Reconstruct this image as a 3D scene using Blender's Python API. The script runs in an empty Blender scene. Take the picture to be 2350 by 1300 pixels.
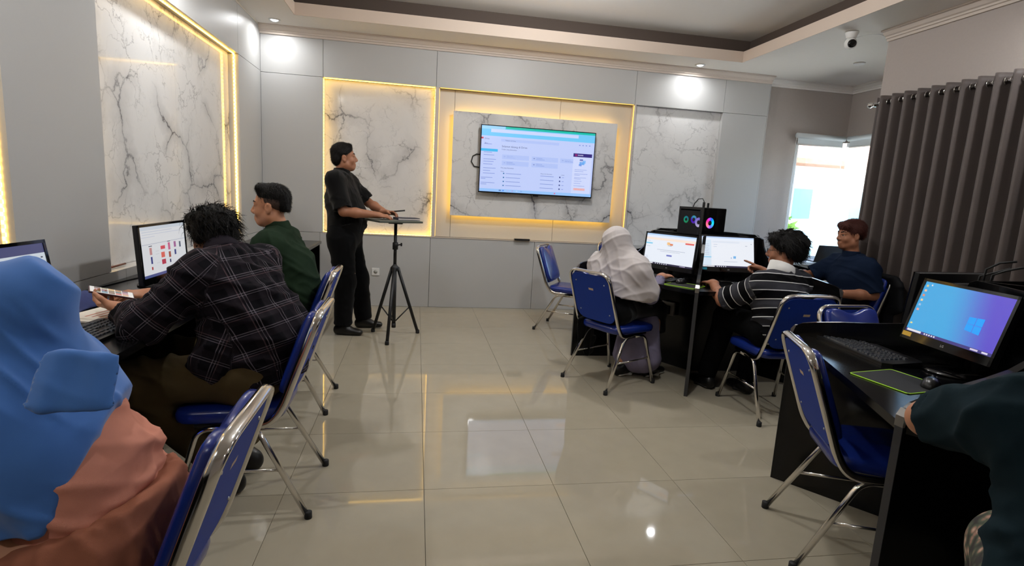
import bpy, bmesh, math, random
import numpy as np
from mathutils import Vector, Matrix, Euler

random.seed(7); np.random.seed(7)
SC = bpy.context.scene
COL = SC.collection
PI = math.pi

# ------------------------------------------------------------------ camera
IW, IH, FPX = 2350, 1300, 1263.6
PITCH, YAW, ROLL = .1617, .1777, .0567
CAM = np.array([1.6053, 0.0, 1.3398])
def _axes():
    cy, sy, cp, sp = math.cos(YAW), math.sin(YAW), math.cos(PITCH), math.sin(PITCH)
    f = np.array([sy*cp, cy*cp, -sp]); r = np.array([cy, -sy, 0.]); u = np.cross(r, f)
    cr, sr = math.cos(ROLL), math.sin(ROLL)
    return cr*r+sr*u, -sr*r+cr*u, f
AR, AU, AF = _axes()
def at(u, v, x=None, y=None, z=None):
    d = AR*(u-IW/2)/FPX-AU*(v-IH/2)/FPX+AF
    if x is not None: t = (x-CAM[0])/d[0]
    elif y is not None: t = (y-CAM[1])/d[1]
    else: t = (z-CAM[2])/d[2]
    return CAM+t*d
cd = bpy.data.cameras.new('camera'); cam = bpy.data.objects.new('camera', cd); COL.objects.link(cam)
cd.sensor_width = 36.0; cd.sensor_fit = 'HORIZONTAL'; cd.lens = 36.0*FPX/IW; cd.clip_start = .03; cd.clip_end = 200
cam.matrix_world = Matrix(((AR[0], AU[0], -AF[0], CAM[0]), (AR[1], AU[1], -AF[1], CAM[1]), (AR[2], AU[2], -AF[2], CAM[2]), (0, 0, 0, 1)))
SC.camera = cam

# ------------------------------------------------------------------ world, exposure
W = bpy.data.worlds.new('world'); SC.world = W; W.use_nodes = True
nt = W.node_tree; nt.nodes.clear()
wo = nt.nodes.new('ShaderNodeOutputWorld'); bg = nt.nodes.new('ShaderNodeBackground'); sky = nt.nodes.new('ShaderNodeTexSky')
sky.sky_type = 'NISHITA'; sky.sun_elevation = math.radians(55); sky.sun_rotation = math.radians(-60); sky.sun_disc = False
sky.air_density = 1.0; sky.dust_density = 2.5
bg.inputs['Strength'].default_value = 2.4
nt.links.new(sky.outputs[0], bg.inputs[0]); nt.links.new(bg.outputs[0], wo.inputs[0])
SUN_E = 22.0
sd = bpy.data.lights.new('sun', 'SUN'); sd.energy = SUN_E; sd.angle = .01; sd.color = (1, .95, .87)
so = bpy.data.objects.new('sun', sd); COL.objects.link(so); so.rotation_euler = (math.radians(30), 0, math.radians(25)); so.location = (0, 0, 12)
SC.view_settings.view_transform = 'Standard'; SC.view_settings.look = 'None'
SC.view_settings.exposure = -0.34; SC.view_settings.gamma = 1.0; SC.view_settings.use_curve_mapping = False
DL_W = 15.0          # watts of one ceiling downlight
LED_S = 12.0         # LED strip emission
try:
    SC.cycles.use_denoising = True
    SC.cycles.caustics_reflective = False; SC.cycles.caustics_refractive = False
    SC.cycles.sample_clamp_indirect = 6.0
except Exception: pass

# ------------------------------------------------------------------ materials
def lin(c):
    return tuple((x/255/12.92 if x/255 <= .04045 else ((x/255+.055)/1.055)**2.4) for x in c)
MATS = {}
def mat(name, rgb, rough=.5, metal=0., spec=.5, noise=0., nscale=40., bump=0., bscale=200., coat=0., sheen=0., objvar=0., emit=None, es=1., trans=0., ior=1.45, alpha=1.):
    if name in MATS: return MATS[name]
    m = bpy.data.materials.new(name); m.use_nodes = True; MATS[name] = m
    t = m.node_tree; b = t.nodes['Principled BSDF']; L = t.links.new
    c = lin(rgb)+(1,)
    b.inputs['Base Color'].default_value = c; b.inputs['Roughness'].default_value = rough; b.inputs['Metallic'].default_value = metal
    b.inputs['Specular IOR Level'].default_value = spec; b.inputs['IOR'].default_value = ior
    if coat: b.inputs['Coat Weight'].default_value = coat; b.inputs['Coat Roughness'].default_value = .05
    if sheen: b.inputs['Sheen Weight'].default_value = sheen; b.inputs['Sheen Roughness'].default_value = .5
    if trans: b.inputs['Transmission Weight'].default_value = trans
    tc = t.nodes.new('ShaderNodeTexCoord')
    if noise or objvar:
        hsv = t.nodes.new('ShaderNodeHueSaturation'); hsv.inputs['Color'].default_value = c
        val = None
        if noise:
            n = t.nodes.new('ShaderNodeTexNoise'); n.inputs['Scale'].default_value = nscale; n.inputs['Detail'].default_value = 5
            L(tc.outputs['Object'], n.inputs['Vector'])
            mr = t.nodes.new('ShaderNodeMapRange'); mr.inputs['From Min'].default_value = .25; mr.inputs['From Max'].default_value = .75
            mr.inputs['To Min'].default_value = 1-noise; mr.inputs['To Max'].default_value = 1+noise
            L(n.outputs['Fac'], mr.inputs['Value']); val = mr.outputs[0]
        if objvar:
            oi = t.nodes.new('ShaderNodeObjectInfo'); m2 = t.nodes.new('ShaderNodeMapRange')
            m2.inputs['To Min'].default_value = 1-objvar; m2.inputs['To Max'].default_value = 1+objvar
            L(oi.outputs['Random'], m2.inputs['Value'])
            if val:
                mu = t.nodes.new('ShaderNodeMath'); mu.operation = 'MULTIPLY'; L(val, mu.inputs[0]); L(m2.outputs[0], mu.inputs[1]); val = mu.outputs[0]
            else: val = m2.outputs[0]
        L(val, hsv.inputs['Value']); L(hsv.outputs[0], b.inputs['Base Color'])
    if bump:
        n2 = t.nodes.new('ShaderNodeTexNoise'); n2.inputs['Scale'].default_value = bscale; n2.inputs['Detail'].default_value = 3
        L(tc.outputs['Object'], n2.inputs['Vector'])
        bp = t.nodes.new('ShaderNodeBump'); bp.inputs['Strength'].default_value = bump; bp.inputs['Distance'].default_value = .002
        L(n2.outputs['Fac'], bp.inputs['Height']); L(bp.outputs[0], b.inputs['Normal'])
    if emit is not None:
        b.inputs['Emission Color'].default_value = lin(emit)+(1,); b.inputs['Emission Strength'].default_value = es
    return m
def N(m, k, **kw):
    n = m.node_tree.nodes.new(k)
    for a, v in kw.items(): setattr(n, a, v)
    return n

M_floor = mat('porcelain_tile', (166, 157, 138), .04, 0, .5, noise=.035, nscale=9, objvar=.012)
M_grout = mat('grout', (120, 112, 100), .8)
M_panel = mat('grey_panel', (186, 185, 183), .38, 0, .4, noise=.02, nscale=300, bump=.12, bscale=900)
M_inner = mat('recess_board', (200, 196, 188), .45, 0, .4, noise=.015, nscale=200)
M_paint = mat('taupe_paint', (172, 162, 155), .8, noise=.02, nscale=60, bump=.1, bscale=500)
M_white = mat('ceiling_paint', (236, 231, 224), .85, noise=.01, nscale=30)
M_trim = mat('trim_paint', (205, 192, 180), .6)
M_dark = mat('joint_dark', (60, 60, 62), .7)
M_chrome = mat('chrome', (215, 212, 208), .12, 1.0)
M_steel = mat('brushed_steel', (170, 168, 165), .3, 1.0)
M_rubber = mat('black_rubber', (18, 18, 19), .65)
M_blue = mat('blue_vinyl', (22, 42, 118), .27, 0, .5, noise=.05, nscale=25, bump=.08, bscale=420, coat=.25)
M_bluebk = mat('blue_backboard', (22, 54, 142), .6, 0, .2, noise=.03, nscale=50, bump=.05, bscale=700)
M_black = mat('black_melamine', (9, 9, 10), .18, 0, .35, noise=.2, nscale=60)
M_blackm = mat('black_matte', (16, 16, 17), .5, noise=.1, nscale=80)
M_plast = mat('black_plastic', (17, 17, 19), .3, noise=.1, nscale=90)
M_gloss = mat('glossy_black', (10, 10, 11), .06)
M_edge = mat('dark_edge_band', (50, 50, 52), .35)
M_key = mat('key_plastic', (60, 62, 66), .28)
M_pad = mat('mouse_mat', (20, 20, 21), .85, bump=.2, bscale=1500)
M_lime = mat('lime_stitching', (170, 225, 40), .6)
M_wplast = mat('white_plastic', (228, 226, 222), .35)
M_paper = mat('paper', (228, 222, 212), .8)
M_blind = mat('roller_blind', (215, 222, 224), .7)
M_curtain = mat('taupe_satin', (80, 70, 66), .5, 0, .4, noise=.05, nscale=200, bump=.25, bscale=1400, sheen=.3)
M_glass = mat('window_glass', (250, 253, 253), .0)
def _thin_glass(m):
    t = m.node_tree; t.nodes.remove(t.nodes['Principled BSDF']); o = [n for n in t.nodes if n.type == 'OUTPUT_MATERIAL'][0]
    a = t.nodes.new('ShaderNodeBsdfTransparent'); a.inputs[0].default_value = (.93, .96, .96, 1); g = t.nodes.new('ShaderNodeBsdfGlossy'); g.inputs['Roughness'].default_value = .02
    f_ = t.nodes.new('ShaderNodeFresnel'); f_.inputs[0].default_value = 1.25; x = t.nodes.new('ShaderNodeMixShader')
    t.links.new(f_.outputs[0], x.inputs[0]); t.links.new(a.outputs[0], x.inputs[1]); t.links.new(g.outputs[0], x.inputs[2]); t.links.new(x.outputs[0], o.inputs[0])
_thin_glass(M_glass)
M_green = mat('stand_board', (70, 74, 66), .5)
M_label = mat('paper_label', (190, 165, 140), .6)
M_screw = mat('screw_metal', (190, 188, 184), .35, 1.0)
M_led = mat('led_strip', (255, 220, 150), .5, emit=(255, 203, 84), es=LED_S)
def _led_dots(m):
    t = m.node_tree; b = t.nodes['Principled BSDF']
    tc = N(m, 'ShaderNodeTexCoord'); w = N(m, 'ShaderNodeTexChecker'); w.inputs['Scale'].default_value = 60
    mr = N(m, 'ShaderNodeMapRange'); mr.inputs['To Min'].default_value = LED_S*.55; mr.inputs['To Max'].default_value = LED_S*1.45
    t.links.new(tc.outputs['Object'], w.inputs['Vector']); t.links.new(w.outputs['Fac'], mr.inputs['Value']); t.links.new(mr.outputs[0], b.inputs['Emission Strength'])
_led_dots(M_led)
M_lens = mat('lamp_lens', (255, 255, 255), .4, emit=(240, 247, 255), es=9.)

def marble():
    m = mat('white_marble', (222, 219, 216), .07, 0, .5)
    t = m.node_tree; L = t.links.new; b = t.nodes['Principled BSDF']
    tc = N(m, 'ShaderNodeTexCoord')
    def vein(scale, dist, width, seed, rot):
        mp = N(m, 'ShaderNodeMapping'); mp.inputs['Location'].default_value = seed; mp.inputs['Rotation'].default_value = rot
        L(tc.outputs['Object'], mp.inputs['Vector'])
        no = N(m, 'ShaderNodeTexNoise'); no.inputs['Scale'].default_value = scale*1.1; no.inputs['Detail'].default_value = 7; no.inputs['Roughness'].default_value = .6
        L(mp.outputs[0], no.inputs['Vector'])
        mx = N(m, 'ShaderNodeVectorMath', operation='SCALE'); sb = N(m, 'ShaderNodeVectorMath', operation='SUBTRACT'); sb.inputs[1].default_value = (.5, .5, .5)
        L(no.outputs['Color'], sb.inputs[0]); L(sb.outputs[0], mx.inputs[0]); mx.inputs['Scale'].default_value = dist
        ad = N(m, 'ShaderNodeVectorMath', operation='ADD'); L(mp.outputs[0], ad.inputs[0]); L(mx.outputs[0], ad.inputs[1])
        v = N(m, 'ShaderNodeTexVoronoi', feature='DISTANCE_TO_EDGE'); v.inputs['Scale'].default_value = scale; L(ad.outputs[0], v.inputs['Vector'])
        mr = N(m, 'ShaderNodeMapRange'); mr.inputs['From Max'].default_value = width; mr.inputs['To Min'].default_value = 1; mr.inputs['To Max'].default_value = 0
        L(v.outputs['Distance'], mr.inputs['Value'])
        # break the veins up
        n2 = N(m, 'ShaderNodeTexNoise'); n2.inputs['Scale'].default_value = scale*.9; n2.inputs['Detail'].default_value = 2; L(mp.outputs[0], n2.inputs['Vector'])
        m2 = N(m, 'ShaderNodeMapRange'); m2.inputs['From Min'].default_value = .43; m2.inputs['From Max'].default_value = .66; L(n2.outputs['Fac'], m2.inputs['Value'])
        mu = N(m, 'ShaderNodeMath', operation='MULTIPLY'); L(mr.outputs[0], mu.inputs[0]); L(m2.outputs[0], mu.inputs[1])
        return mu.outputs[0]
    a = vein(1.9, .5, .022, (3.1, 1.7, .4), (.3, .5, .6)); c = vein(1.9, .5, .2, (3.1, 1.7, .4), (.3, .5, .6)); d = vein(3.6, .42, .022, (7, 2, 5), (1, .2, .4)); g = vein(6., .3, .02, (1, 4, 2), (.4, 1.2, .1))
    def sc(o, k):
        x = N(m, 'ShaderNodeMath', operation='MULTIPLY'); L(o, x.inputs[0]); x.inputs[1].default_value = k; return x.outputs[0]
    def add(p, q):
        x = N(m, 'ShaderNodeMath', operation='ADD'); x.use_clamp = True; L(p, x.inputs[0]); L(q, x.inputs[1]); return x.outputs[0]
    f = add(add(add(sc(a, .8), sc(c, .42)), sc(d, .5)), sc(g, .25))
    mx = N(m, 'ShaderNodeMix', data_type='RGBA'); mx.inputs['A'].default_value = lin((222, 220, 218))+(1,); mx.inputs['B'].default_value = lin((84, 82, 86))+(1,)
    L(f, mx.inputs['Factor']); L(mx.outputs['Result'], b.inputs['Base Color'])
    return m
M_marble = marble()

def screen_material():
    m = bpy.data.materials.new('screen_pixels'); m.use_nodes = True; t = m.node_tree
    b = t.nodes['Principled BSDF']; b.inputs['Base Color'].default_value = (.01, .01, .01, 1); b.inputs['Roughness'].default_value = .25
    a = N(m, 'ShaderNodeAttribute', attribute_name='Col'); t.links.new(a.outputs['Color'], b.inputs['Emission Color']); b.inputs['Emission Strength'].default_value = 1.26
    return m
M_screen = screen_material()

# ------------------------------------------------------------------ mesh helpers
class MB:
    def __init__(s): s.v = []; s.f = []; s.sm = []
    def add(s, vs, fs, smooth=False):
        o = len(s.v); s.v += [tuple(map(float, p)) for p in vs]; s.f += [tuple(i+o for i in f) for f in fs]; s.sm += [smooth]*len(fs); return s
    def box(s, x0, x1, y0, y1, z0, z1, b=0.):
        if b > 0:
            bm = bmesh.new(); bmesh.ops.create_cube(bm, size=1)
            for v in bm.verts: v.co = Vector(((x0+x1)/2+v.co.x*(x1-x0), (y0+y1)/2+v.co.y*(y1-y0), (z0+z1)/2+v.co.z*(z1-z0)))
            bmesh.ops.bevel(bm, geom=bm.edges[:], offset=b, segments=2, profile=.5, affect='EDGES')
            bm.verts.index_update(); s.add([v.co for v in bm.verts], [[v.index for v in f.verts] for f in bm.faces]); bm.free(); return s
        return s.add([(x0, y0, z0), (x1, y0, z0), (x1, y1, z0), (x0, y1, z0), (x0, y0, z1), (x1, y0, z1), (x1, y1, z1), (x0, y1, z1)],
                     [(0, 3, 2, 1), (4, 5, 6, 7), (0, 1, 5, 4), (1, 2, 6, 5), (2, 3, 7, 6), (3, 0, 4, 7)])
    def prism(s, pts, o, ax, ay, az, t):   # polygon pts (2D) in axes ax, ay at origin o, extruded by t along az
        o, ax, ay, az = map(np.array, (o, ax, ay, az)); n = len(pts)
        a = [o+ax*p[0]+ay*p[1] for p in pts]; b = [q+az*t for q in a]
        return s.add(a+b, [tuple(range(n))[::-1], tuple(range(n, 2*n))]+[(i, (i+1) % n, n+(i+1) % n, n+i) for i in range(n)])
    def tube(s, pts, rx, ry=None, ref=(1, 0, 0), n=10, cap=True, closed=False):
        pts = [np.array(p, float) for p in pts]; ry = rx if ry is None else ry; m = len(pts); vs = []; ref = np.array(ref, float)
        for i, p in enumerate(pts):
            if closed: d = pts[(i+1) % m]-pts[i-1]
            else: d = pts[min(i+1, m-1)]-pts[max(i-1, 0)]
            d = d/(np.linalg.norm(d)+1e-12)
            a = ref-d*(ref@d)
            if np.linalg.norm(a) < 1e-3: a = np.cross(d, (0.3, .5, .8))
            a = a/np.linalg.norm(a); b = np.cross(d, a)
            r1 = rx[i] if hasattr(rx, '__len__') else rx; r2 = ry[i] if hasattr(ry, '__len__') else ry
            for k in range(n):
                th = 2*PI*k/n; vs.append(p+a*math.cos(th)*r1+b*math.sin(th)*r2)
        fs = [(i*n+k, i*n+(k+1) % n, ((i+1) % m)*n+(k+1) % n, ((i+1) % m)*n+k) for i in range(m if closed else m-1) for k in range(n)]
        if cap and not closed: fs += [tuple(range(n))[::-1], tuple(range((m-1)*n, m*n))]
        return s.add(vs, fs, True)
    def lathe(s, prof, c=(0, 0, 0), n=24, ax='z'):
        vs = []; c = np.array(c, float)
        for r, h in prof:
            for k in range(n):
                th = 2*PI*k/n; q = (r*math.cos(th), r*math.sin(th), h)
                if ax == 'x': q = (q[2], q[0], q[1])
                if ax == 'y': q = (q[1], q[2], q[0])
                vs.append(c+np.array(q))
        m = len(prof)
        return s.add(vs, [(i*n+k, i*n+(k+1) % n, (i+1)*n+(k+1) % n, (i+1)*n+k) for i in range(m-1) for k in range(n)]+[tuple(range(n))[::-1], tuple(range((m-1)*n, m*n))], True)
    def build(s, name, material, parent=None, loc=None, rot=None, recalc=True):
        me = bpy.data.meshes.new(name); me.from_pydata(s.v, [], s.f)
        me.polygons.foreach_set('use_smooth', s.sm)
        if recalc:
            bm = bmesh.new(); bm.from_mesh(me); bmesh.ops.recalc_face_normals(bm, faces=bm.faces[:]); bm.to_mesh(me); bm.free()
        me.materials.append(material); me.update()
        return link(name, me, parent, loc, rot)
def link(name, me, parent=None, loc=None, rot=None):
    o = bpy.data.objects.new(name, me); COL.objects.link(o)
    if loc is not None: o.location = loc
    if rot is not None: o.rotation_euler = rot
    if parent is not None: o.parent = parent
    return o
def autosmooth(o, deg=35):
    me = o.data; me.polygons.foreach_set('use_smooth', [True]*len(me.polygons))
    bm = bmesh.new(); bm.from_mesh(me)
    for e in bm.edges:
        if len(e.link_faces) == 2 and e.calc_face_angle(0) > math.radians(deg): e.smooth = False
    bm.to_mesh(me); bm.free(); return o
def fillet(pts, r, k=5):
    P = [np.array(p, float) for p in pts]; out = [P[0]]
    for i in range(1, len(P)-1):
        a, b, c = P[i-1], P[i], P[i+1]; ri = r[i-1] if hasattr(r, '__len__') else r
        da = (a-b); db = (c-b); ra = min(ri, np.linalg.norm(da)*.49); rb = min(ri, np.linalg.norm(db)*.49)
        p0 = b+da/np.linalg.norm(da)*ra; p1 = b+db/np.linalg.norm(db)*rb
        for j in range(k+1):
            t = j/k; out.append((1-t)**2*p0+2*t*(1-t)*b+t*t*p1)
    return out+[P[-1]]
def thing(name, label, cat, loc=(0, 0, 0), rz=0., group=None):
    o = bpy.data.objects.new(name, None); COL.objects.link(o); o.location = loc; o.rotation_euler = (0, 0, rz); o.empty_display_size = .1
    return tag(o, label, cat, group)
def tag(o, label, cat, group=None):
    o['label'] = label; o['category'] = cat
    if group: o['group'] = group
    return o
def struct(o): o['kind'] = 'structure'; return o
def copy_tree(o, parent=None):
    c = o.copy(); COL.objects.link(c)
    if parent is not None: c.parent = parent
    for ch in list(o.children): copy_tree(ch, c)
    return c
def text_mesh(name, s, size, material, parent, M, align='LEFT', ext=0.0):
    cu = bpy.data.curves.new(name, 'FONT'); cu.body = s; cu.size = size; cu.align_x = align; cu.extrude = ext; cu.resolution_u = 2
    ob = bpy.data.objects.new(name, cu); me = bpy.data.meshes.new_from_object(ob)
    bpy.data.objects.remove(ob); bpy.data.curves.remove(cu); me.materials.clear(); me.materials.append(material)
    me.transform(M); return link(name, me, parent)

# ------------------------------------------------------------------ the setting
YB = 6.25; XE = 5.72; XC = 5.53; YC = 4.37; XA = 6.93; YA = 6.36; ZS = 2.87; YR = -2.6; RD = .10
fl = struct(MB().box(-.4, 7.3, YR-.3, 6.8, -.12, -.006).build('floor', M_grout))
tb = MB().box(-.2991, .2991, -.2991, .2991, -.0055, 0, .0006)
tile0 = None
for i in range(-3, 9):
    for j in range(-9, 7):
        cx, cy = 1.673+.6*i+.3, 2.3207+.6*j+.3
        if cx < -.25 or cx > 7.2 or cy < YR-.2 or cy > 6.65: continue
        if tile0 is None: tile0 = tb.build('tile', M_floor, fl, (cx, cy, 0))
        else: link('tile', tile0.data, fl, (cx, cy, 0))
# ---- left wall
wl = struct(MB().box(-.25, -RD-.005, YR, YA, 0, ZS).build('wall_left', M_dark))
RA = (3.25, 5.53, .80, 2.43); RB = (.35, 2.55, .80, 2.43); G = .002
def xpanel(y0, y1, z0, z1): MB().box(-RD, 0, y0+G, y1-G, z0+G, z1-G).build('wall_panel', M_panel, wl)
for y0, y1 in ((YR, -1.4), (-1.4, -.2), (-.2, 1.), (1., 2.2), (2.2, 3.4), (3.4, 4.6), (4.6, YB)): xpanel(y0, y1, 0, .80)
for y0, y1 in ((YR, .35), (.35, 2.55), (2.55, 3.25), (3.25, 5.53), (5.53, YB)): xpanel(y0, y1, 2.43, ZS)
xpanel(YR, .35, .8, 2.43); xpanel(2.55, 3.25, .8, 2.43); xpanel(5.53, YB, .8, 2.43)
for r in (RA, RB):
    MB().box(-RD-.004, -RD+.012, r[0], (r[0]+r[1])/2-.001, r[2], r[3]).build('marble_slab', M_marble, wl)
    MB().box(-RD-.004, -RD+.012, (r[0]+r[1])/2+.001, r[1], r[2], r[3]).build('marble_slab', M_marble, wl)
    a = -.045; b = -.03; e = .004
    MB().box(a, b, r[1]-e, r[1]-.0005, r[2]+.02, r[3]-.004).build('led_strip', M_led, wl)
    MB().box(a, b, r[0]+.0005, r[0]+e, r[2]+.02, r[3]-.004).build('led_strip', M_led, wl)
    MB().box(a, b, r[0]+.006, r[1]-.006, r[3]-e, r[3]-.0005).build('led_strip', M_led, wl)
# ---- back wall (panels in front of a backing)
wb = struct(MB().box(-.25, XE, YB+RD+.005, YB+RD+.16, 0, ZS).build('wall_back', M_dark))
def ypanel(x0, x1, z0, z1, y0=YB, y1=YB+RD, m=None): MB().box(x0+G, x1-G, y0, y1, z0+G, z1-G).build('wall_panel', m or M_panel, wb)
ZR, ZT = .804, 2.42; A0, A1, T0, T1, T2, T3 = .613, 1.775, 1.815, 4.04, 4.06, 5.145
for x0, x1 in ((0, .58), (.58, 1.768), (1.768, 2.966), (2.966, 4.17), (4.17, 5.145), (5.145, XE)): ypanel(x0, x1, 0, ZR)
for x0, x1 in ((0, A0), (A0, 1.78), (1.78, 4.04), (4.04, T3), (T3, XE)): ypanel(x0, x1, ZT, ZS)
ypanel(0, A0, ZR, ZT); ypanel(T3, XE, ZR, ZT)
MB().box(A1, T0, YB-.004, YB+RD, ZR, ZT).build('wall_post', M_trim, wb); MB().box(T1, T2, YB, YB+RD, ZR, ZT).build('wall_post', M_trim, wb)
MB().box(A0, A1, YB+RD-.012, YB+RD+.004, ZR, ZT).build('marble_slab', M_marble, wb)
MB().box(T2, T3, YB+RD-.05, YB+RD+.004, ZR, ZT).build('marble_slab', M_marble, wb)
for x0, x1 in ((T0, 1.99), (1.99, 3.19), (3.19, T1)): ypanel(x0, x1, ZR, ZT, YB+RD-.012, YB+RD+.004, M_inner)
bd = MB().box(1.975, 3.85, YB-.012, YB+.004, 1.058, 2.19, .001).build('marble_slab', M_marble, wb); bd['label'] = 'raised marble board behind the screen'
MB().box(2.05, 3.78, YB+.004, YB+RD-.012, 1.13, 2.12).build('board_batten', M_inner, wb)
MB().box(A0, T1, YB-.008, YB, ZR-.006, ZR+.004).build('ledge_trim', M_trim, wb)
e = .004; c0, c1 = YB+.03, YB+.042
for q in ((A0+.0005, A0+e, c0, c1, ZR+.01, ZT-.006), (A1-e, A1-.0005, c0+.03, c1+.028, ZR+.01, ZT-.006), (A0+.006, A1-.006, c0, c1, ZT-e, ZT-.0005), (A0+.006, A1-.006, c0+.02, c1+.02, ZR+.004, ZR+.008)):
    MB().box(*q).build('led_strip', M_led, wb)
M_led2 = mat('led_strip_dim', (255, 210, 130), .5, emit=(255, 202, 82), es=LED_S*.7)
M_led3 = mat('led_strip_weak', (255, 210, 130), .5, emit=(255, 202, 84), es=LED_S*.16)
for q in ((1.999, 2.006, 1.09, 2.16), (3.816, 3.823, 1.09, 2.16)): MB().box(q[0], q[1], YB+.012, YB+.05, q[2], q[3]).build('led_strip', M_led2, wb)
for q in ((2.01, 3.81, 2.157, 2.164), (2.01, 3.81, 1.088, 1.095)): MB().box(q[0], q[1], YB+.012, YB+.05, q[2], q[3]).build('led_strip', M_led2, wb)
MB().box(T0+.01, T1-.01, YB+.006, YB+.016, ZT-e, ZT-.0005).build('led_strip', M_led3, wb)
MB().box(T1-e, T1-.0005, YB+.006, YB+.02, ZR+.01, ZT-.01).build('led_strip', M_led3, wb); MB().box(T0+.0005, T0+e, YB+.006, YB+.02, ZR+.01, ZT-.01).build('led_strip', M_led3, wb)
# ---- alcove with the corner window
WX0, WX1, WZ0, WZ1, WY0 = 6.24, XA-.02, .70, 2.20, 4.95
al = MB().box(XE, WX0, YA, YA+.14, 0, ZS).box(WX0, XA+.14, YA, YA+.14, 0, WZ0).box(WX0, XA+.14, YA, YA+.14, WZ1, ZS).build('wall_alcove', M_paint); struct(al)
ar = MB().box(XA, XA+.14, YC-.1, WY0, 0, ZS).box(XA, XA+.14, WY0, YA, 0, WZ0).box(XA, XA+.14, WY0, YA, WZ1, ZS).build('wall_right_alcove', M_paint); struct(ar)
MB().box(XE, XE+.012, YB, YA, 0, ZS).build('panel_return', M_panel, wb)
wr = struct(MB().box(XC, XC+.14, YR, YC, 0, ZS).box(XC+.14, XA, YC-.14, YC, 0, ZS).build('wall_right', M_paint))
struct(MB().box(-.25, XC+.14, YR-.14, YR, 0, ZS+.4).build('wall_rear', M_paint))
M_frame = mat('window_frame', (226, 230, 232), .4)
def window(name, pts):  # pts: list of boxes for the frame, then the pane box
    o = MB()
    for q in pts[:-1]: o.box(*q)
    w = struct(o.build(name, M_frame)); MB().box(*pts[-1]).build('pane', M_glass, w); return w
f = .05
w1 = window('window_1', [(WX0, WX0+f, YA+.02, YA+.08, WZ0, WZ1), (WX0, WX1, YA+.02, YA+.08, WZ0, WZ0+f), (WX0, WX1, YA+.02, YA+.08, WZ1-f, WZ1), (WX0+f, WX1+.04, YA+.046, YA+.052, WZ0+f, WZ1-f)])
w2 = window('window_2', [(XA+.02, XA+.08, WY0, WY0+f, WZ0, WZ1), (XA+.02, XA+.08, WY0, YA, WZ0, WZ0+f), (XA+.02, XA+.08, WY0, YA, WZ1-f, WZ1), (XA+.02, XA+.06, 5.62, 5.66, WZ0, WZ1), (XA+.046, XA+.052, WY0+f, YA+.02, WZ0+f, WZ1-f)])
M_sill = mat('window_sill', (214, 216, 216), .4)
sl = struct(MB().box(6.2, XA, YA-.3, YA, WZ0-.035, WZ0, .004).box(XA-.3, XA, WY0, YA-.3, WZ0-.035, WZ0, .004).box(6.23, XA-.02, YA-.24, YA-.02, 0, WZ0-.035).box(XA-.24, XA-.02, WY0, YA-.24, 0, WZ0-.035).build('trim_sill', M_sill))
# ---- ceiling: soffit round a raised tray
TX0, TX1, TY0, TY1, LIP, ZU = .43, 5.03, -1.7, 5.76, .11, 3.14
cl = MB().box(-.25, TX0, YR, YA+.2, ZS, ZS+LIP).box(TX1, XA+.2, YR, YA+.2, ZS, ZS+LIP).box(TX0, TX1, YR, TY0, ZS, ZS+LIP).box(TX0, TX1, TY1, YA+.2, ZS, ZS+LIP)
cl.box(-.25, XA+.2, YR, YA+.2, ZU, ZU+.1)
ce = struct(cl.build('ceiling', M_white))
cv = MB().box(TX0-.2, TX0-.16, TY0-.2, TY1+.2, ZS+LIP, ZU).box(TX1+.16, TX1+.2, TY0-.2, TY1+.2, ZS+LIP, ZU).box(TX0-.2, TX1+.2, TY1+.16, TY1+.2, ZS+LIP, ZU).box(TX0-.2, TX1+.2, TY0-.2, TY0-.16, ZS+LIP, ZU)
cv.build('cove_face', mat('cove_shade', (84, 72, 64), .8), ce)  # dark brown paints the shade of the cove gap into the colour
M_lip = mat('tray_edge_paint', (214, 196, 180), .7)
MB().box(TX0, TX1, TY1-.006, TY1, ZS-.001, ZS+LIP).box(TX0, TX0+.006, TY0, TY1, ZS-.001, ZS+LIP).box(TX1-.006, TX1, TY0, TY1, ZS-.001, ZS+LIP).build('tray_edge', M_lip, ce)
# ---- cornices
PR = [(0, 0), (.018, 0), (.022, .018), (.034, .022), (.036, .035), (.05, .042), (.066, .06), (.07, .066), (.088, .068), (.09, .08), (0, .08)]
def cornice(name, o, ax, run, L, m=M_trim): struct(MB().prism(PR, o, ax, (0, 0, 1), run, L).build(name, m))
cornice('trim_1', (0, YB, ZS-.08), (0, -1, 0), (1, 0, 0), XE)
cornice('trim_2', (XE, YA, ZS-.08), (0, -1, 0), (1, 0, 0), XA-XE, M_white); cornice('trim_3', (XA, YC, ZS-.08), (-1, 0, 0), (0, 1, 0), YA-YC, M_white)
cornice('trim_4', (XC, YR, ZS-.08), (-1, 0, 0), (0, 1, 0), YC-YR)
cornice('trim_5', (0, YR, ZS-.012), (.2, 0, 0), (0, 1, 0), YB-YR, M_white)

# ------------------------------------------------------------------ downlights
def downlight(x, y, z, label, w=DL_W, lit=True, grp=None):
    t = thing('downlight', label, 'ceiling light', (x, y, z), 0, grp)
    MB().lathe([(.036, -.004), (.052, -.012), (.056, -.004), (.056, 0), (.036, 0)], n=28).build('trim_ring', M_wplast, t)
    if not lit:
        MB().lathe([(.0, -.003), (.036, -.004), (.036, 0)], n=24).build('diffuser', M_wplast, t); return t
    MB().lathe([(.0, -.016), (.02, -.014), (.034, -.006), (.036, -.001)], n=24).build('diffuser', M_lens, t)
    ld = bpy.data.lights.new('lamp_light', 'AREA'); ld.shape = 'DISK'; ld.size = .07; ld.energy = w; ld.color = (.96, .98, 1.); ld.spread = math.radians(165)
    lo = bpy.data.objects.new('lamp_light', ld); COL.objects.link(lo); lo.parent = t; lo.location = (0, 0, -.02); return t
downlight(.2, 6.0, ZS, 'lit round downlight in the ceiling corner above the grey wall', DL_W*.4)
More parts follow.
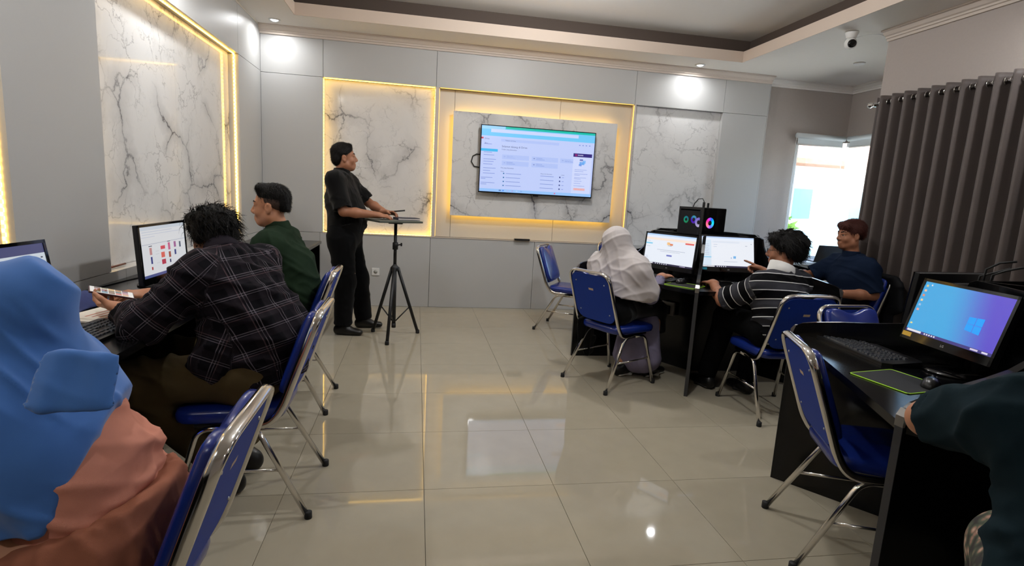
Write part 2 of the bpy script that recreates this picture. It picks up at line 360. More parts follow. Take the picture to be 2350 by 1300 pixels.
downlight(4.68, 6.03, ZS, 'lit round downlight in the soffit above the plain marble slab', DL_W*.4)
downlight(6.08, 5.32, ZS, 'unlit round white ceiling fitting near the corner window', lit=False)
for x, y, lb in ((.21, 4.0, 'lit round downlight in the ceiling border above the lit marble recess'), (.21, 1.9, 'lit round downlight in the ceiling border above the blue headscarf'), (.21, -.4, 'lit round downlight in the ceiling border at the empty end of the long desk'),
                 (5.27, 2.6, 'lit round downlight in the ceiling border above the curtain'), (5.27, .4, 'lit round downlight in the ceiling border beyond the curtain end'), (5.27, -1.6, 'lit round downlight in the ceiling border by the rear wall corner')):
    downlight(x, y, ZS, lb)
DOME_W = 80.0
def dome(x, y, label):
    t = thing('dome_lamp', label, 'ceiling light', (x, y, ZU))
    MB().lathe([(0, 0), (.095, 0), (.1, -.012), (.095, -.022), (0, -.022)], n=32).build('base_plate', M_wplast, t)
    MB().lathe([(.09, -.022), (.085, -.04), (.065, -.06), (.04, -.07), (0, -.074)], n=32).build('shade', mat('opal_shade', (250, 248, 244), .5, emit=(255, 246, 232), es=6.), t)
    ld = bpy.data.lights.new('lamp_light', 'POINT'); ld.shadow_soft_size = .06; ld.energy = DOME_W; ld.color = (.98, .99, 1.)
    lo = bpy.data.objects.new('lamp_light', ld); COL.objects.link(lo); lo.parent = t; lo.location = (0, 0, -.21)
dome(2.7, 4.35, 'white dome lamp on the raised ceiling towards the television'); dome(2.7, 2.55, 'added unseen white dome lamp in the middle of the raised ceiling')  # the second lamp is unseen, added to brighten ceiling and room

# ------------------------------------------------------------------ chairs
def make_chair():
    t = thing('stacking_chair', '', 'chair')
    # back frame: one bent oval tube, up over the top and down into the seat rails
    pts = [(-.175, .17, .385), (-.19, -.10, .385), (-.197, -.155, .46), (-.188, -.29, .835), (.188, -.29, .835), (.197, -.155, .46), (.19, -.10, .385), (.175, .17, .385)]
    path = fillet(pts, [.05, .05, .075, .075, .05, .05], 6)
    fr = MB(); P = np.array(path); n = len(P); k = 12; vs = []
    for i in range(n):
        d = P[min(i+1, n-1)]-P[max(i-1, 0)]; d /= np.linalg.norm(d)
        a = np.array([1., 0, 0]) if abs(d[0]) < .75 else None
        nb = np.array([0, -.94, -.34]) if P[i][2] > .5 else np.array([0, -.5, -.87])
        nb = nb-d*(nb@d); nb /= np.linalg.norm(nb); sd_ = np.cross(d, nb)
        for j in range(k):
            th = 2*PI*j/k; vs.append(P[i]+sd_*math.cos(th)*.0085+nb*math.sin(th)*.016)
    fr.add(vs, [(i*k+j, i*k+(j+1) % k, (i+1)*k+(j+1) % k, (i+1)*k+j) for i in range(n-1) for j in range(k)]+[tuple(range(k))[::-1], tuple(range((n-1)*k, n*k))], True)
    fr.build('back_frame', M_chrome, t)
    for s in (-1, 1):
        for yy, foot in ((-1, -.25), (1, .255)):
            y0 = -.055 if yy < 0 else .16
            top = [(s*.178, .05, .372), (s*.18, y0, .372), (s*.215, foot, .012)]
            lg = MB().tube(fillet(top, .05, 6), .0115, .0125, (0, 1, 0), 10).build('leg', M_chrome, t)
            MB().lathe([(.0145, 0), (.0155, .004), (.015, .028), (.011, .03)], (s*.2165, foot+(-.004 if yy < 0 else .004), 0), 12).build('rubber_foot', M_rubber, lg)
        MB().tube([(s*.196, -.15, .2), (s*.196, .2, .2)], .0065, None, (0, 0, 1), 8).build('stretcher', M_chrome, t)
    # seat cushion
    def slab(outline, z0, z1, rad, dome, steps=5):
        o = np.array(outline, float); cen = o.mean(0); n = len(o); vs = []; rings = []
        prof = [(rad, z0)]+[(rad*(1-math.sin(q)), z0+rad*(1-math.cos(q)) if False else z0+rad-rad*math.cos(q)) for q in np.linspace(.3, PI/2, 4)]
        prof = [(rad*.7, z0), (rad*.2, z0+rad*.3), (0, z0+rad), (0, z1-rad), (rad*.12, z1-rad*.55), (rad*.45, z1-rad*.15), (rad, z1)]
        for ins, z in prof:
            d = o-cen; L = np.linalg.norm(d, axis=1, keepdims=True); q = cen+d*(1-ins/L); rings.append((q, z))
        for fsc in (.66, .33):
            d = o-cen; q = cen+d*fsc; rings.append((q, z1+dome*(1-fsc*fsc)))
        for q, z in rings: vs += [(a[0], a[1], z) for a in q]
        m = len(rings); vs.append((cen[0], cen[1], z1+dome))
        fs = [(i*n+j, i*n+(j+1) % n, (i+1)*n+(j+1) % n, (i+1)*n+j) for i in range(m-1) for j in range(n)]
        fs += [tuple(range(n))[::-1]]+[((m-1)*n+j, (m-1)*n+(j+1) % n, m*n) for j in range(n)]
        return vs, fs
    def rounded(pts, r, k=5):
        P = [np.array(p, float) for p in pts]; out = []
        for i in range(len(P)):
            a, b, c = P[i-1], P[i], P[(i+1) % len(P)]; rr = r[i] if hasattr(r, '__len__') else r
            p0 = b+(a-b)/np.linalg.norm(a-b)*rr; p1 = b+(c-b)/np.linalg.norm(c-b)*rr
            out += [(1-u)**2*p0+2*u*(1-u)*b+u*u*p1 for u in np.linspace(0, 1, k)]
        return out
    vs, fs = slab(rounded([(-.175, -.15), (.175, -.15), (.215, .25), (-.215, .25)], [.06, .06, .08, .08]), .398, .452, .022, .012)
    MB().add(vs, fs, True).build('seat', M_blue, t)
    # backrest cushion (front) with a dip in its top edge, and the flat back board behind it
    def bz(w, z): # point on the leaning back plane -> y
        return -.155-(z-.46)*.36
    top = [(-.165, .80), (-.155, .815), (-.12, .822), (-.08, .818), (-.04, .802), (0, .795), (.04, .802), (.08, .818), (.12, .822), (.155, .815), (.165, .80)]
    bot = [(.178, .54), (.165, .505), (.13, .488), (0, .482), (-.13, .488), (-.165, .505), (-.178, .54)]
    ol = top+[(.173, .7), (.177, .62)]+bot+[(-.177, .62), (-.173, .7)]
    vs2, fs2 = slab(ol, 0, .04, .018, .014)
    MB().add([(a, bz(a, z)+.002+d, z+d*.34) for a, z, d in vs2], fs2, True).build('backrest', M_blue, t)
    bl = MB(); o2 = rounded([(-.176, .815), (.176, .815), (.186, .475), (-.186, .475)], [.07, .07, .09, .09], 6)
    n = len(o2)
    bl.add([(a, bz(a, z)-.001, z) for a, z in o2]+[(a, bz(a, z)-.007, z-.002) for a, z in o2], [tuple(range(n)), tuple(range(n, 2*n))[::-1]]+[(i, (i+1) % n, n+(i+1) % n, n+i) for i in range(n)])
    bb = bl.build('back_board', M_bluebk, t)
    for a, z in ((-.135, .755), (.135, .755), (-.14, .54), (.14, .54)):
        MB().lathe([(.0, -.0035), (.004, -.003), (.0055, 0)], (a, bz(a, z)-.0075, z), 10, 'y').build('screw', M_screw, bb)
    MB().add([(-.022, bz(0, .715)-.0082, .715), (.022, bz(0, .715)-.0082, .715), (.022, bz(0, .70)-.0082, .70), (-.022, bz(0, .70)-.0082, .70)], [(0, 1, 2, 3)]).build('label_plate', M_label, bb)
    return t
chair0 = make_chair()
CH = [  # x, y, facing angle (deg), label
    (.965, 1.24, 180, 'blue vinyl chair with chrome frame behind the woman in the blue headscarf'),
    (.955, 2.355, 180, 'blue vinyl chair with chrome frame carrying the man in the plaid shirt'),
    (.86, 3.40, 180, 'blue vinyl chair with chrome frame carrying the man in the green shirt'),
    (3.13, 5.32, -32, 'empty blue vinyl chair with chrome frame facing away from the grey wainscot'),
    (3.046, 3.766, 28, 'blue vinyl chair with chrome frame carrying the woman in the grey headscarf'),
    (3.955, 3.155, 88, 'blue vinyl chair with chrome frame carrying the man in the striped shirt'),
    (5.05, 3.92, 180, 'blue vinyl chair carrying the young man in the navy polo shirt'),
    (3.95, 2.30, -85, 'empty blue vinyl chair tucked behind the screen with the blue desktop picture'),
    (3.352, 1.765, -21.6, 'empty blue vinyl chair pushed up to the desk with the blue desktop picture'),
    (3.90, 5.88, -88, 'blue vinyl chair with its top edge peeping out behind the grey headscarf'),
]
for i, (x, y, a, lab) in enumerate(CH):
    o = chair0 if i == 0 else copy_tree(chair0)
    o.location = (x, y, 0); o.rotation_euler = (0, 0, math.radians(a-90)); o['label'] = lab; o['group'] = 'blue stacking chairs'

# ------------------------------------------------------------------ hexagonal workstations
DZ = .75
def hexstation(c, a0, label):
    R, RI, T = 1.12, .48, .012
    t = thing('hexagonal_workstation', label, 'desk', (c[0], c[1], 0), 0)
    prof = [(.02+RI-.2, 0), (R, 0), (R, .768), (R-.012, .788), (R-.04, .806), (R-.1, .822), (R-.2, .842), (.78, .864), (.68, .885), (.6, .915), (.55, .965), (.515, 1.03), (.5, 1.09), (RI, 1.1), (RI-.18, 1.1)]
    for k in range(6):
        a = math.radians(a0+60*k); d = np.array([math.cos(a), math.sin(a), 0]); s = np.array([-d[1], d[0], 0])
        dv = MB().prism(prof, -s*T, d, (0, 0, 1), s, 2*T).build('divider', M_black, t)
        MB().prism([(R, 0), (R+.002, 0), (R+.002, .74), (R, .74)], -s*T, d, (0, 0, 1), s, 2*T).build('edge_band', M_edge, dv)
        MB().prism([(R-.004, .74), (R+.004, .74), (R+.004, .772), (R-.01, .792), (R-.018, .792)], -s*(T+.001), d, (0, 0, 1), s, 2*T+.002).build('corner_cap', M_steel, dv)
        a2 = a+PI/3; d2 = np.array([math.cos(a2), math.sin(a2), 0]); ed = (d2-d); ed = ed/np.linalg.norm(ed); nn = np.cross(ed, (0, 0, 1))
        g = .016
        q = [d*(RI+.02)+ed*g, d*(R-.003)+ed*g, d2*(R-.003)-ed*g, d2*(RI+.02)-ed*g]
        m = MB(); m.add([(p[0], p[1], DZ-.028) for p in q]+[(p[0], p[1], DZ) for p in q], [(3, 2, 1, 0), (4, 5, 6, 7)]+[(i, (i+1) % 4, 4+(i+1) % 4, 4+i) for i in range(4)])
        m.build('worktop', M_black, t)
        p0, p1 = d*RI+ed*g, d2*RI-ed*g; iw = nn*-.016 if nn@d > 0 else nn*.016
        m = MB(); q = [p0, p1, p1+iw, p0+iw]
        m.add([(p[0], p[1], 0) for p in q]+[(p[0], p[1], 1.1) for p in q], [(3, 2, 1, 0), (4, 5, 6, 7)]+[(i, (i+1) % 4, 4+(i+1) % 4, 4+i) for i in range(4)])
        m.build('inner_panel', M_black, t)
    MB().lathe([(0, .82), (RI*.8, .82), (RI*.8, .84), (0, .84)], n=6).build('core_shelf', M_black, t).rotation_euler = (0, 0, math.radians(a0))
    return t
C1 = np.array([4.06, 4.39]); C2 = np.array([4.10, 1.44])
hexstation(C1, 0, 'black hexagonal workstation with the glowing computer tower in its middle')
hexstation(C2, 8, 'black hexagonal workstation whose screen shows a blue desktop picture')

# ------------------------------------------------------------------ screens, monitors
def rgb(c, k=1.0): return tuple(x*k for x in lin(c))+(1,)
def screen_mesh(name, w, h, rects, parent, y=0., step=.00025, tilt=None):
    """rects: (x0, y0, x1, y1, colour) in 0..1 with y downwards, later ones on top; faces local -Y"""
    vs, fs, cs = [], [], []
    for i, (x0, y0, x1, y1, c) in enumerate(rects):
        d = y-step*min(i, 4)
        for (a, b) in ((x0, y1), (x1, y1), (x1, y0), (x0, y0)):
            vs.append(((a-.5)*w, d, (.5-b)*h)); cs.append(c(a, b) if callable(c) else c)
        fs.append(tuple(range(4*i, 4*i+4)))
    me = bpy.data.meshes.new(name); me.from_pydata(vs, [], fs); at_ = me.color_attributes.new('Col', 'FLOAT_COLOR', 'POINT')
    at_.data.foreach_set('color', [q for c in cs for q in (c if len(c) == 4 else tuple(c)+(1,))]); me.materials.append(M_screen)
    return link(name, me, parent)
M_ink = mat('screen_ink', (40, 50, 80), .5, emit=(70, 80, 110), es=1.)
M_logo = mat('logo_print', (200, 200, 200), .4)
def monitor(x, y, zc, yaw, tilt, w, h, label, rects, sticker=None, group='desktop monitors', desk=DZ):
    t = thing('monitor', label, 'monitor', (x, y, desk), yaw+PI/2, group)
    hd = MB(); zc -= desk
    M = Matrix.Translation((0, 0, zc)) @ Matrix.Rotation(-tilt, 4, 'X')
    def put(m, name, ma, par=t): o = m.build(name, ma, par); o.data.transform(M); return o
    sw, shh = w-.024, h-.046
    put(MB().box(-w/2, w/2, 0, .022, -h/2, h/2, .003).box(-w*.38, w*.38, .018, .042, -h*.36, h*.36, .008), 'housing', M_plast)
    dz = .011
    bz = put(MB().box(-w/2, w/2, -.005, .0, h/2-.012, h/2).box(-w/2, w/2, -.005, .0, -h/2, -h/2+.034).box(-w/2, -w/2+.012, -.005, .0, -h/2, h/2).box(w/2-.012, w/2, -.005, 0, -h/2, h/2), 'bezel', M_gloss)
    s = screen_mesh('screen', sw, shh, rects, t, -.0015); s.data.transform(M @ Matrix.Translation((0, 0, dz)))
    lg = text_mesh('lettering', 'LG', .013, M_logo, bz, M @ Matrix.Translation((0, -.0056, -h/2+.012)) @ Matrix.Rotation(PI/2, 4, 'X'), 'CENTER')
    if sticker:
        put(MB().box(-w/2+.006, -w/2+.052, -.0054, -.005, -h/2+.012, -h/2+.03), 'sticker', mat('sticker_%d_%d_%d' % sticker, sticker, .5), bz)
    MB().tube([(0, .05, .012), (0, .045, max(.05, zc-h*.32)), (0, .03, zc)], .02, .012, (1, 0, 0), 10).build('neck', M_gloss, t)
    MB().lathe([(0, 0), (.1, 0), (.105, .003), (.104, .008), (.05, .014), (.02, .018), (0, .018)], (0, .03, 0), 32).build('base', M_gloss, t)
    return t
WHT = rgb((236, 238, 246)); BLU = rgb((196, 214, 246))
def bars(x0, y0, n, dy, w, hh, c, rnd=.35):
    return [(x0, y0+i*dy, x0+w*(1-rnd*random.random()), y0+i*dy+hh, c) for i in range(n)]
GR = rgb((178, 184, 200)); DK = rgb((70, 76, 96))
sB = [(0, 0, 1, 1, rgb((232, 238, 248))), (0, 0, 1, .05, rgb((186, 214, 248))), (0, .05, 1, .12, rgb((226, 236, 252))), (0, .12, 1, .2, rgb((248, 228, 214))), (.0, .3, .14, .345, rgb((134, 206, 236))),
      (.8, .205, .97, .255, rgb((226, 96, 88))), (.44, .24, .50, .33, rgb((240, 190, 130))), (.5, .28, .56, .34, rgb((220, 130, 90))), (.46, .35, .54, .36, DK), (.25, .5, .82, .515, GR), (.32, .55, .72, .562, GR), (.46, .65, .57, .70, rgb((110, 116, 190))), (0, .945, 1, 1, rgb((44, 40, 66))), (.02, .95, .2, .99, rgb((236, 236, 240)))]
sB += [(.25+.045*i, .958, .27+.045*i, .988, WHT) for i in range(6)]+bars(.02, .24, 2, .18, .08, .012, GR)+bars(.02, .75, 3, .05, .07, .012, GR)+[(.75, .955, .86, .985, rgb((170, 160, 190)))]
sC = [(0, 0, 1, 1, rgb((234, 238, 246))), (0, 0, 1, .045, rgb((190, 212, 246))), (0, .045, 1, .11, rgb((228, 238, 252))), (0, .11, .18, .95, rgb((214, 228, 242))), (.04, .66, .18, .685, rgb((120, 196, 232))), (.03, .14, .05, .17, DK), (.2, .14, .72, .2, rgb((222, 228, 240))),
      (.6, .62, .65, .70, rgb((120, 180, 230))), (.55, .66, .57, .71, rgb((170, 190, 220))), (.42, .8, .68, .812, GR), (0, .945, 1, 1, rgb((44, 40, 66))), (.02, .95, .24, .99, rgb((240, 240, 244))), (.83, .27, .87, .28, DK), (.94, .2, .955, .215, DK)]
sC += [(.28+.04*i, .958, .3+.04*i, .988, WHT) for i in range(5)]+bars(.04, .25, 7, .055, .1, .012, GR)+bars(.22, .25, 2, .07, .09, .012, GR)
monitor(3.561, 4.023, .955, math.radians(212.4), .10, .46, .285, 'black monitor showing a page with an orange band before the woman in grey', sB, (40, 170, 200))
monitor(4.008, 3.931, .967, math.radians(268.4), .24, .46, .285, 'black monitor the man in the striped shirt points at', sC, (40, 160, 190))
# desktop picture: blue to violet
sE = []
def grad(fx, fy):
    a = np.array(lin((64, 166, 224))); b = np.array(lin((92, 78, 200))); t_ = min(1, max(0, (fx*1.0-fy*.12-.30)/.55)); t_ = t_*t_*(3-2*t_)
    return tuple(a*(1-t_)+b*t_)+(1,)
gx, gy = 24, 12
sE = [(i/gx, j/gy*.95, (i+1)/gx, (j+1)/gy*.95, grad) for j in range(gy) for i in range(gx)]
nE = len(sE)
def monitor_E():
    base = monitor(3.634, 1.728, .962, math.radians(173.0), .255, .42, .26, 'black monitor showing a blue and violet desktop picture with a bright window emblem', sE, (214, 170, 60))
    scr = [c for c in base.children if c.name.startswith('screen')][0]
    M = Matrix.Translation((0, 0, .962-DZ)) @ Matrix.Rotation(-.255, 4, 'X') @ Matrix.Translation((0, -.003, .011))
    sw, shh = .42-.024, .26-.046
    ex = [(0, .945, 1, 1, rgb((60, 56, 128))), (.02, .95, .2, .99, rgb((225, 225, 232)))]+[(.24+.03*i, .958, .257+.03*i, .985, rgb((230, 230, 240))) for i in range(5)]+[(.78, .955, .86, .985, rgb((210, 200, 225))), (.9, .955, .96, .985, rgb((220, 215, 235)))]
    ex += [(.03, .06+.095*i, .058, .1+.095*i, rgb(c)) for i, c in enumerate([(210, 200, 140), (240, 190, 150), (230, 140, 110), (240, 210, 150), (160, 190, 230), (240, 160, 150)])]+[(.09, .04, .105, .07, rgb((230, 230, 230))), (.025, .82, .05, .85, rgb((230, 220, 140)))]
    s2 = screen_mesh('desktop_icons', sw, shh, ex, scr, -.0004); s2.data.transform(M)
    # the window emblem: four slanted panes
    q = []; me = bpy.data.meshes.new('window_emblem'); vs = []; fs = []; cs = []
    def pt(u, v): # u,v in 0..1 of emblem box, slanted
        return (.64+.16*u, (.455-.02*u)+(.235+.05*u)*v)
    for i in range(2):
        for j in range(2):
            k = len(vs)
            for (a, b) in ((0, 1), (1, 1), (1, 0), (0, 0)):
                fx, fy = pt((i+a)/2+(.02 if a == 0 and i else -.02 if a and not i else 0), (j+b)/2+(.015 if b == 0 and j else -.015 if b and not j else 0)); vs.append(((fx-.5)*sw, -.0006, (.5-fy)*shh)); cs.append(rgb((20, 158, 250)))
            fs.append((k, k+1, k+2, k+3))
    me.from_pydata(vs, [], fs); ca = me.color_attributes.new('Col', 'FLOAT_COLOR', 'POINT'); ca.data.foreach_set('color', [z for c in cs for z in c]); me.materials.append(M_screen); me.transform(M); link('window_emblem', me, scr)
monitor_E()
monitor(3.94, 2.05, .962, math.radians(97), .09, .46, .285, 'black monitor seen from behind, standing back to back with the blue desktop screen', [(0, 0, 1, 1, rgb((90, 130, 200)))])
monitor(3.60, 1.02, .975, math.radians(216), .1, .46, .285, 'black monitor with a pale screen in front of the person in the dark tee', [(0, 0, 1, 1, rgb((220, 236, 214))), (0, .94, 1, 1, rgb((60, 60, 80)))])
sL = [(0, 0, 1, 1, rgb((206, 208, 212))), (0, 0, 1, .07, rgb((188, 196, 206))), (.04, .1, .7, .112, GR), (.04, .15, .9, .16, GR), (.02, .2, .3, .21, GR), (0, .945, 1, 1, rgb((70, 80, 130))), (.02, .345, 1, .35, rgb((90, 100, 140)))]
for (a, b, c, d, col) in ((.16, .42, .21, .56, (180, 130, 130)), (.17, .6, .205, .74, (54, 60, 120)), (.17, .8, .2, .86, (160, 60, 60)), (.40, .42, .50, .49, (196, 70, 84)), (.40, .55, .48, .66, (206, 96, 86)), (.40, .7, .49, .8, (170, 60, 80)), (.57, .38, .62, .53, (186, 90, 130)), (.57, .57, .62, .69, (150, 80, 70)), (.58, .73, .61, .8, (50, 50, 90)), (.71, .38, .76, .5, (150, 90, 140)), (.71, .55, .75, .66, (50, 60, 120)), (.84, .4, .88, .52, (80, 90, 110)), (.28, .5, .36, .512, (190, 190, 196)), (.28, .56, .36, .572, (190, 190, 196)), (.28, .74, .36, .752, (190, 190, 196)), (.15, .38, .22, .395, (60, 60, 80)), (.56, .345, .63, .36, (60, 60, 80))):
    sL.append((a, b, c, d, rgb(col)))
monitor(.30, 3.17, .935, math.radians(-2), .06, .5, .30, 'black monitor showing a product page in front of the plaid shirt', sL)
monitor(.30, 1.97, .935, math.radians(-4), .16, .5, .30, 'black monitor with a pale page facing the woman in the blue headscarf', [(0, 0, 1, 1, rgb((196, 204, 212))), (0, 0, 1, .13, rgb((70, 72, 110))), (.3, .3, .8, .32, GR), (.55, .5, .75, .6, rgb((150, 190, 220))), (.95, .18, .97, .2, DK), (.2, .45, .4, .46, GR)])

# ------------------------------------------------------------------ television on the marble board
def television():
    p = [at(u, v, y=6.15) for u, v in ((1105, 287), (1370, 304), (1355, 453), (1097, 444))]
    x0 = (p[0][0]+p[3][0])/2; x1 = (p[1][0]+p[2][0])/2; z1 = (p[0][2]+p[1][2])/2; z0 = (p[2][2]+p[3][2])/2
    cx, cz, w, h = (x0+x1)/2, (z0+z1)/2, x1-x0, z1-z0
    t = thing('television', 'wide flat television hung on the marble board, showing a file page', 'television', (cx, 6.15, cz), 0)
    MB().box(-w/2, w/2, .004, .03, -h/2, h/2, .003).box(-w*.3, w*.3, .03, .055, -h*.35, h*.2, .008).build('housing', M_plast, t)
    b = .008
    MB().box(-w/2, w/2, -.004, .004, h/2-b, h/2).box(-w/2, w/2, -.004, .004, -h/2, -h/2+b*1.8).box(-w/2, -w/2+b, -.004, .004, -h/2, h/2).box(w/2-b, w/2, -.004, .004, -h/2, h/2).build('bezel', M_gloss, t)
    MB().box(-.2, .2, .055, .088, -.2, .1).build('wall_bracket', M_blackm, t)
    MB().box(-.03, .03, -.002, .02, -h/2-.014, -h/2, .003).build('sensor_bar', M_gloss, t)
    sw, sh = w-2*b, h-2.8*b; S = rgb((192, 206, 250)); P = rgb((178, 196, 246)); T1_ = rgb((128, 148, 210)); T2_ = rgb((70, 84, 140)); CY = rgb((112, 200, 248))
    R = [(0, 0, 1, 1, S), (0, 0, 1, .15, CY), (.205, 0, 1, .032, rgb((0, 190, 170))), (0, 0, .2, .05, rgb((150, 210, 252))), (.08, .045, .85, .095, rgb((202, 214, 252))),
         (.0, .345, .145, .385, rgb((60, 184, 240))), (.17, .185, .68, .225, P), (.185, .42, .42, .49, P), (.445, .42, .68, .49, P), (.7, .42, .82, .49, P), (.185, .515, .42, .585, P), (.445, .515, .68, .585, P),
         (.815, .325, .985, .38, rgb((44, 30, 120))), (.815, .38, .985, .955, rgb((206, 216, 252))), (.83, .335, .85, .37, rgb((226, 70, 110))), (.855, .345, .905, .36, rgb((200, 200, 230))), (.875, .41, .905, .44, rgb((40, 70, 160))), (.875, .455, .92, .5, rgb((40, 150, 230))), (.905, .43, .93, .48, rgb((80, 170, 240))), (.87, .49, .895, .52, rgb((20, 110, 210))), (.835, .87, .94, .905, rgb((240, 150, 120))), (0, .955, 1, 1, rgb((150, 196, 250)))]
    R += [(.2, .70+.062*i, .212, .718+.062*i, rgb((60, 120, 170))) for i in range(4)]+[(.70, .705+.062*i, .712, .728+.062*i, T2_) for i in range(4)]+[(.2, .445, .213, .457, T2_), (.46, .445, .473, .457, T2_), (.715, .445, .728, .457, T2_), (.2, .54, .213, .552, T2_), (.46, .54, .473, .552, T2_)]
    R += [(.0, .175, .018, .2, rgb((190, 60, 80))), (.17+.045*0, .965, .19, .985, T2_)]+[(.2+.04*i, .965, .215+.04*i, .985, rgb(c)) for i, c in enumerate([(40, 110, 230), (210, 160, 190), (200, 90, 120), (230, 230, 240), (60, 60, 110)])]+[(.66, .965, .675, .985, rgb((230, 70, 90)))]
    for y_, x_, wd in [(.225+.0, .03, .0)]: pass
    def ln(x, y, wd, c=T1_): R.append((x, y, x+wd, y+.008, c))
    for y_ in (.27, .395, .435, .50, .535, .575, .635, .675, .715): ln(.025, y_, .06+.05*random.random())
    for i in range(4): ln(.225, .705+.062*i, .12+.05*random.random()); ln(.53, .71+.062*i, .12); ln(.725, .714+.062*i, .018)
    for x_, y_ in ((.225, .438), (.485, .438), (.74, .438), (.225, .532), (.485, .532)): ln(x_, y_, .055); ln(x_, y_+.022, .075)
    for y_, w_ in ((.575, .11), (.6, .08), (.64, .12), (.66, .05), (.70, .11), (.72, .06), (.755, .07), (.79, .06), (.83, .1)): ln(.835, y_, w_)
    for y_, w_ in ((.78, .1), (.8, .04), (.86, .12), (.885, .05)): ln(.01, y_, w_)
    for i in range(4): R.append((.86+.03*i, .19, .872+.03*i, .205, T1_))
    scr = screen_mesh('screen', sw, sh, R, t, -.001); scr.location = (0, 0, .003)
    def tx(s, fx, fy, size, bold=M_ink): text_mesh('lettering', s, size*sh, bold, scr, Matrix.Translation(((fx-.5)*sw, -.0036, (.5-fy)*sh)) @ Matrix.Rotation(PI/2, 4, 'X'))
    tx('Drive', .028, .205, .032); tx('Selamat datang di Drive', .178, .31, .042); tx('Folder yang disarankan', .178, .352, .026); tx('File yang disarankan', .178, .632, .026)
    tx('Nama', .178, .685, .022); tx('Alasan file disarankan', .53, .685, .022); tx('Lokasi', .715, .685, .022); tx('Telusuri di Drive', .205, .215, .024); tx('Baru', .03, .27, .026)
    # cable loop at its left
    cb = MB().tube([(x0+.02, 6.225, 1.60), (x0-.05, 6.226, 1.61), (x0-.085, 6.226, 1.66), (x0-.07, 6.226, 1.72), (x0-.03, 6.226, 1.745), (x0+.03, 6.225, 1.74)], .006, None, (0, 1, 0), 8).build('television_cable', M_rubber)
    tag(cb, 'black cable looping out beside the television', 'cable')
television()
tag(MB().box(2.72, 2.9, 6.2, 6.25, ZR+.004, ZR+.024, .004).build('media_box', M_plast), 'small flat black box on the ledge under the television', 'box')
# wall socket
sk = thing('wall_socket', 'white square power socket on the grey wainscot', 'socket', (1.175, YB, .389))
MB().box(-.042, .042, -.012, 0, -.042, .042, .004).build('cover_plate', M_wplast, sk)
MB().lathe([(.021, -.0125), (.021, -.004), (0, -.004)], n=20, ax='y').build('socket_well', mat('socket_grey', (150, 148, 140), .5), sk)
for s in (-1, 1): MB().lathe([(0, -.0045), (.003, -.0045), (.003, -.003)], (s*.0095, 0, 0), 8, 'y').build('pin_hole', M_rubber, sk)

# ------------------------------------------------------------------ long desk on the left wall
ld_ = thing('long_desk', 'long black desk running along the panelled wall with the lit marble recess', 'desk', (0, 0, 0))
for y0, y1 in ((-.7, .55), (.55, 1.75), (1.75, 2.95), (2.95, 4.4), (4.4, 5.86)): MB().box(.004, .66, y0+.001, y1-.001, .722, .75, .002).build('worktop', M_black, ld_)
for y in (-.69, .55, 1.75, 2.95, 4.4, 5.845): MB().box(.02, .645, y-.012, y+.012, 0, .722).build('side_panel', M_black, ld_)
for y0, y1 in ((-.69, .55), (.55, 1.75), (1.75, 2.95), (2.95, 4.4), (4.4, 5.84)): MB().box(.2, .216, y0+.013, y1-.013, .3, .722).build('modesty_panel', M_black, ld_)

# ------------------------------------------------------------------ keyboards, mice, mats
def keyboard(x, y, z, rz, label, fine, w=.45, dpt=.155):
    t = thing('keyboard', label, 'keyboard', (x, y, z), rz, 'computer keyboards')
    ol = [(-w/2+.02, -dpt/2), (w/2-.02, -dpt/2), (w/2, -dpt/2+.03), (w/2-.004, dpt/2-.012), (w/2-.02, dpt/2), (-w/2+.02, dpt/2), (-w/2+.004, dpt/2-.012), (-w/2, -dpt/2+.03)]
    n = len(ol); hz = lambda yy: .012+.012*(yy+dpt/2)/dpt
    MB().add([(a, b, 0) for a, b in ol]+[(a, b, hz(b)) for a, b in ol], [tuple(range(n))[::-1], tuple(range(n, 2*n))]+[(i, (i+1) % n, n+(i+1) % n, n+i) for i in range(n)]).build('case', M_plast, t)
    rows = []; u = .0185; x0 = -w/2+.018
    for r in range(6):
        yy = -dpt/2+.026+r*.0188+(.006 if r == 5 else 0)
        xs = []
        if r == 0: ws = [1.25, 1.25, 1.25, 6, 1.25, 1.25, 1.5]
        elif r == 5: ws = [1]*13
        else: ws = [1.5]+[1]*11+[1.5+.5*(r == 1)]
        xx = x0
        for q in ws: xs.append((xx, q*u-.0025)); xx += q*u*(13.75/sum(ws))
        for k in range(3):
            if r not in (2,): xs.append((x0+14.1*u+k*u, u-.0025))
        for k in range(4): xs.append((x0+17.4*u+k*u, u-.0025))
        for a, ww in xs: rows.append((a, yy, ww))
    def keymesh(ww):
        m = MB(); a = .0022; hh = .0065
        return m.add([(0, 0, 0), (ww, 0, 0), (ww, .016, 0), (0, .016, 0), (a, a*.7, hh), (ww-a, a*.7, hh), (ww-a, .016-a, hh), (a, .016-a, hh)], [(4, 5, 6, 7), (0, 1, 5, 4), (1, 2, 6, 5), (2, 3, 7, 6), (3, 0, 4, 7)])
    if fine:
        cache = {}
        for a, yy, ww in rows:
            if a+ww > w/2-.006: continue
            k = round(ww, 4)
            if k not in cache: cache[k] = keymesh(ww).build('key', M_key, t, (a, yy-.008, hz(yy)-.001), recalc=False).data
            else: link('key', cache[k], t, (a, yy-.008, hz(yy)-.001))
    else:
        m = MB()
        for a, yy, ww in rows:
            if a+ww > w/2-.006: continue
            km = keymesh(ww); m.add([(p[0]+a, p[1]+yy-.008, p[2]+hz(yy)-.001) for p in km.v], km.f)
        o = m.build('keys', M_key, t, recalc=False); o['kind'] = 'stuff'
    return t
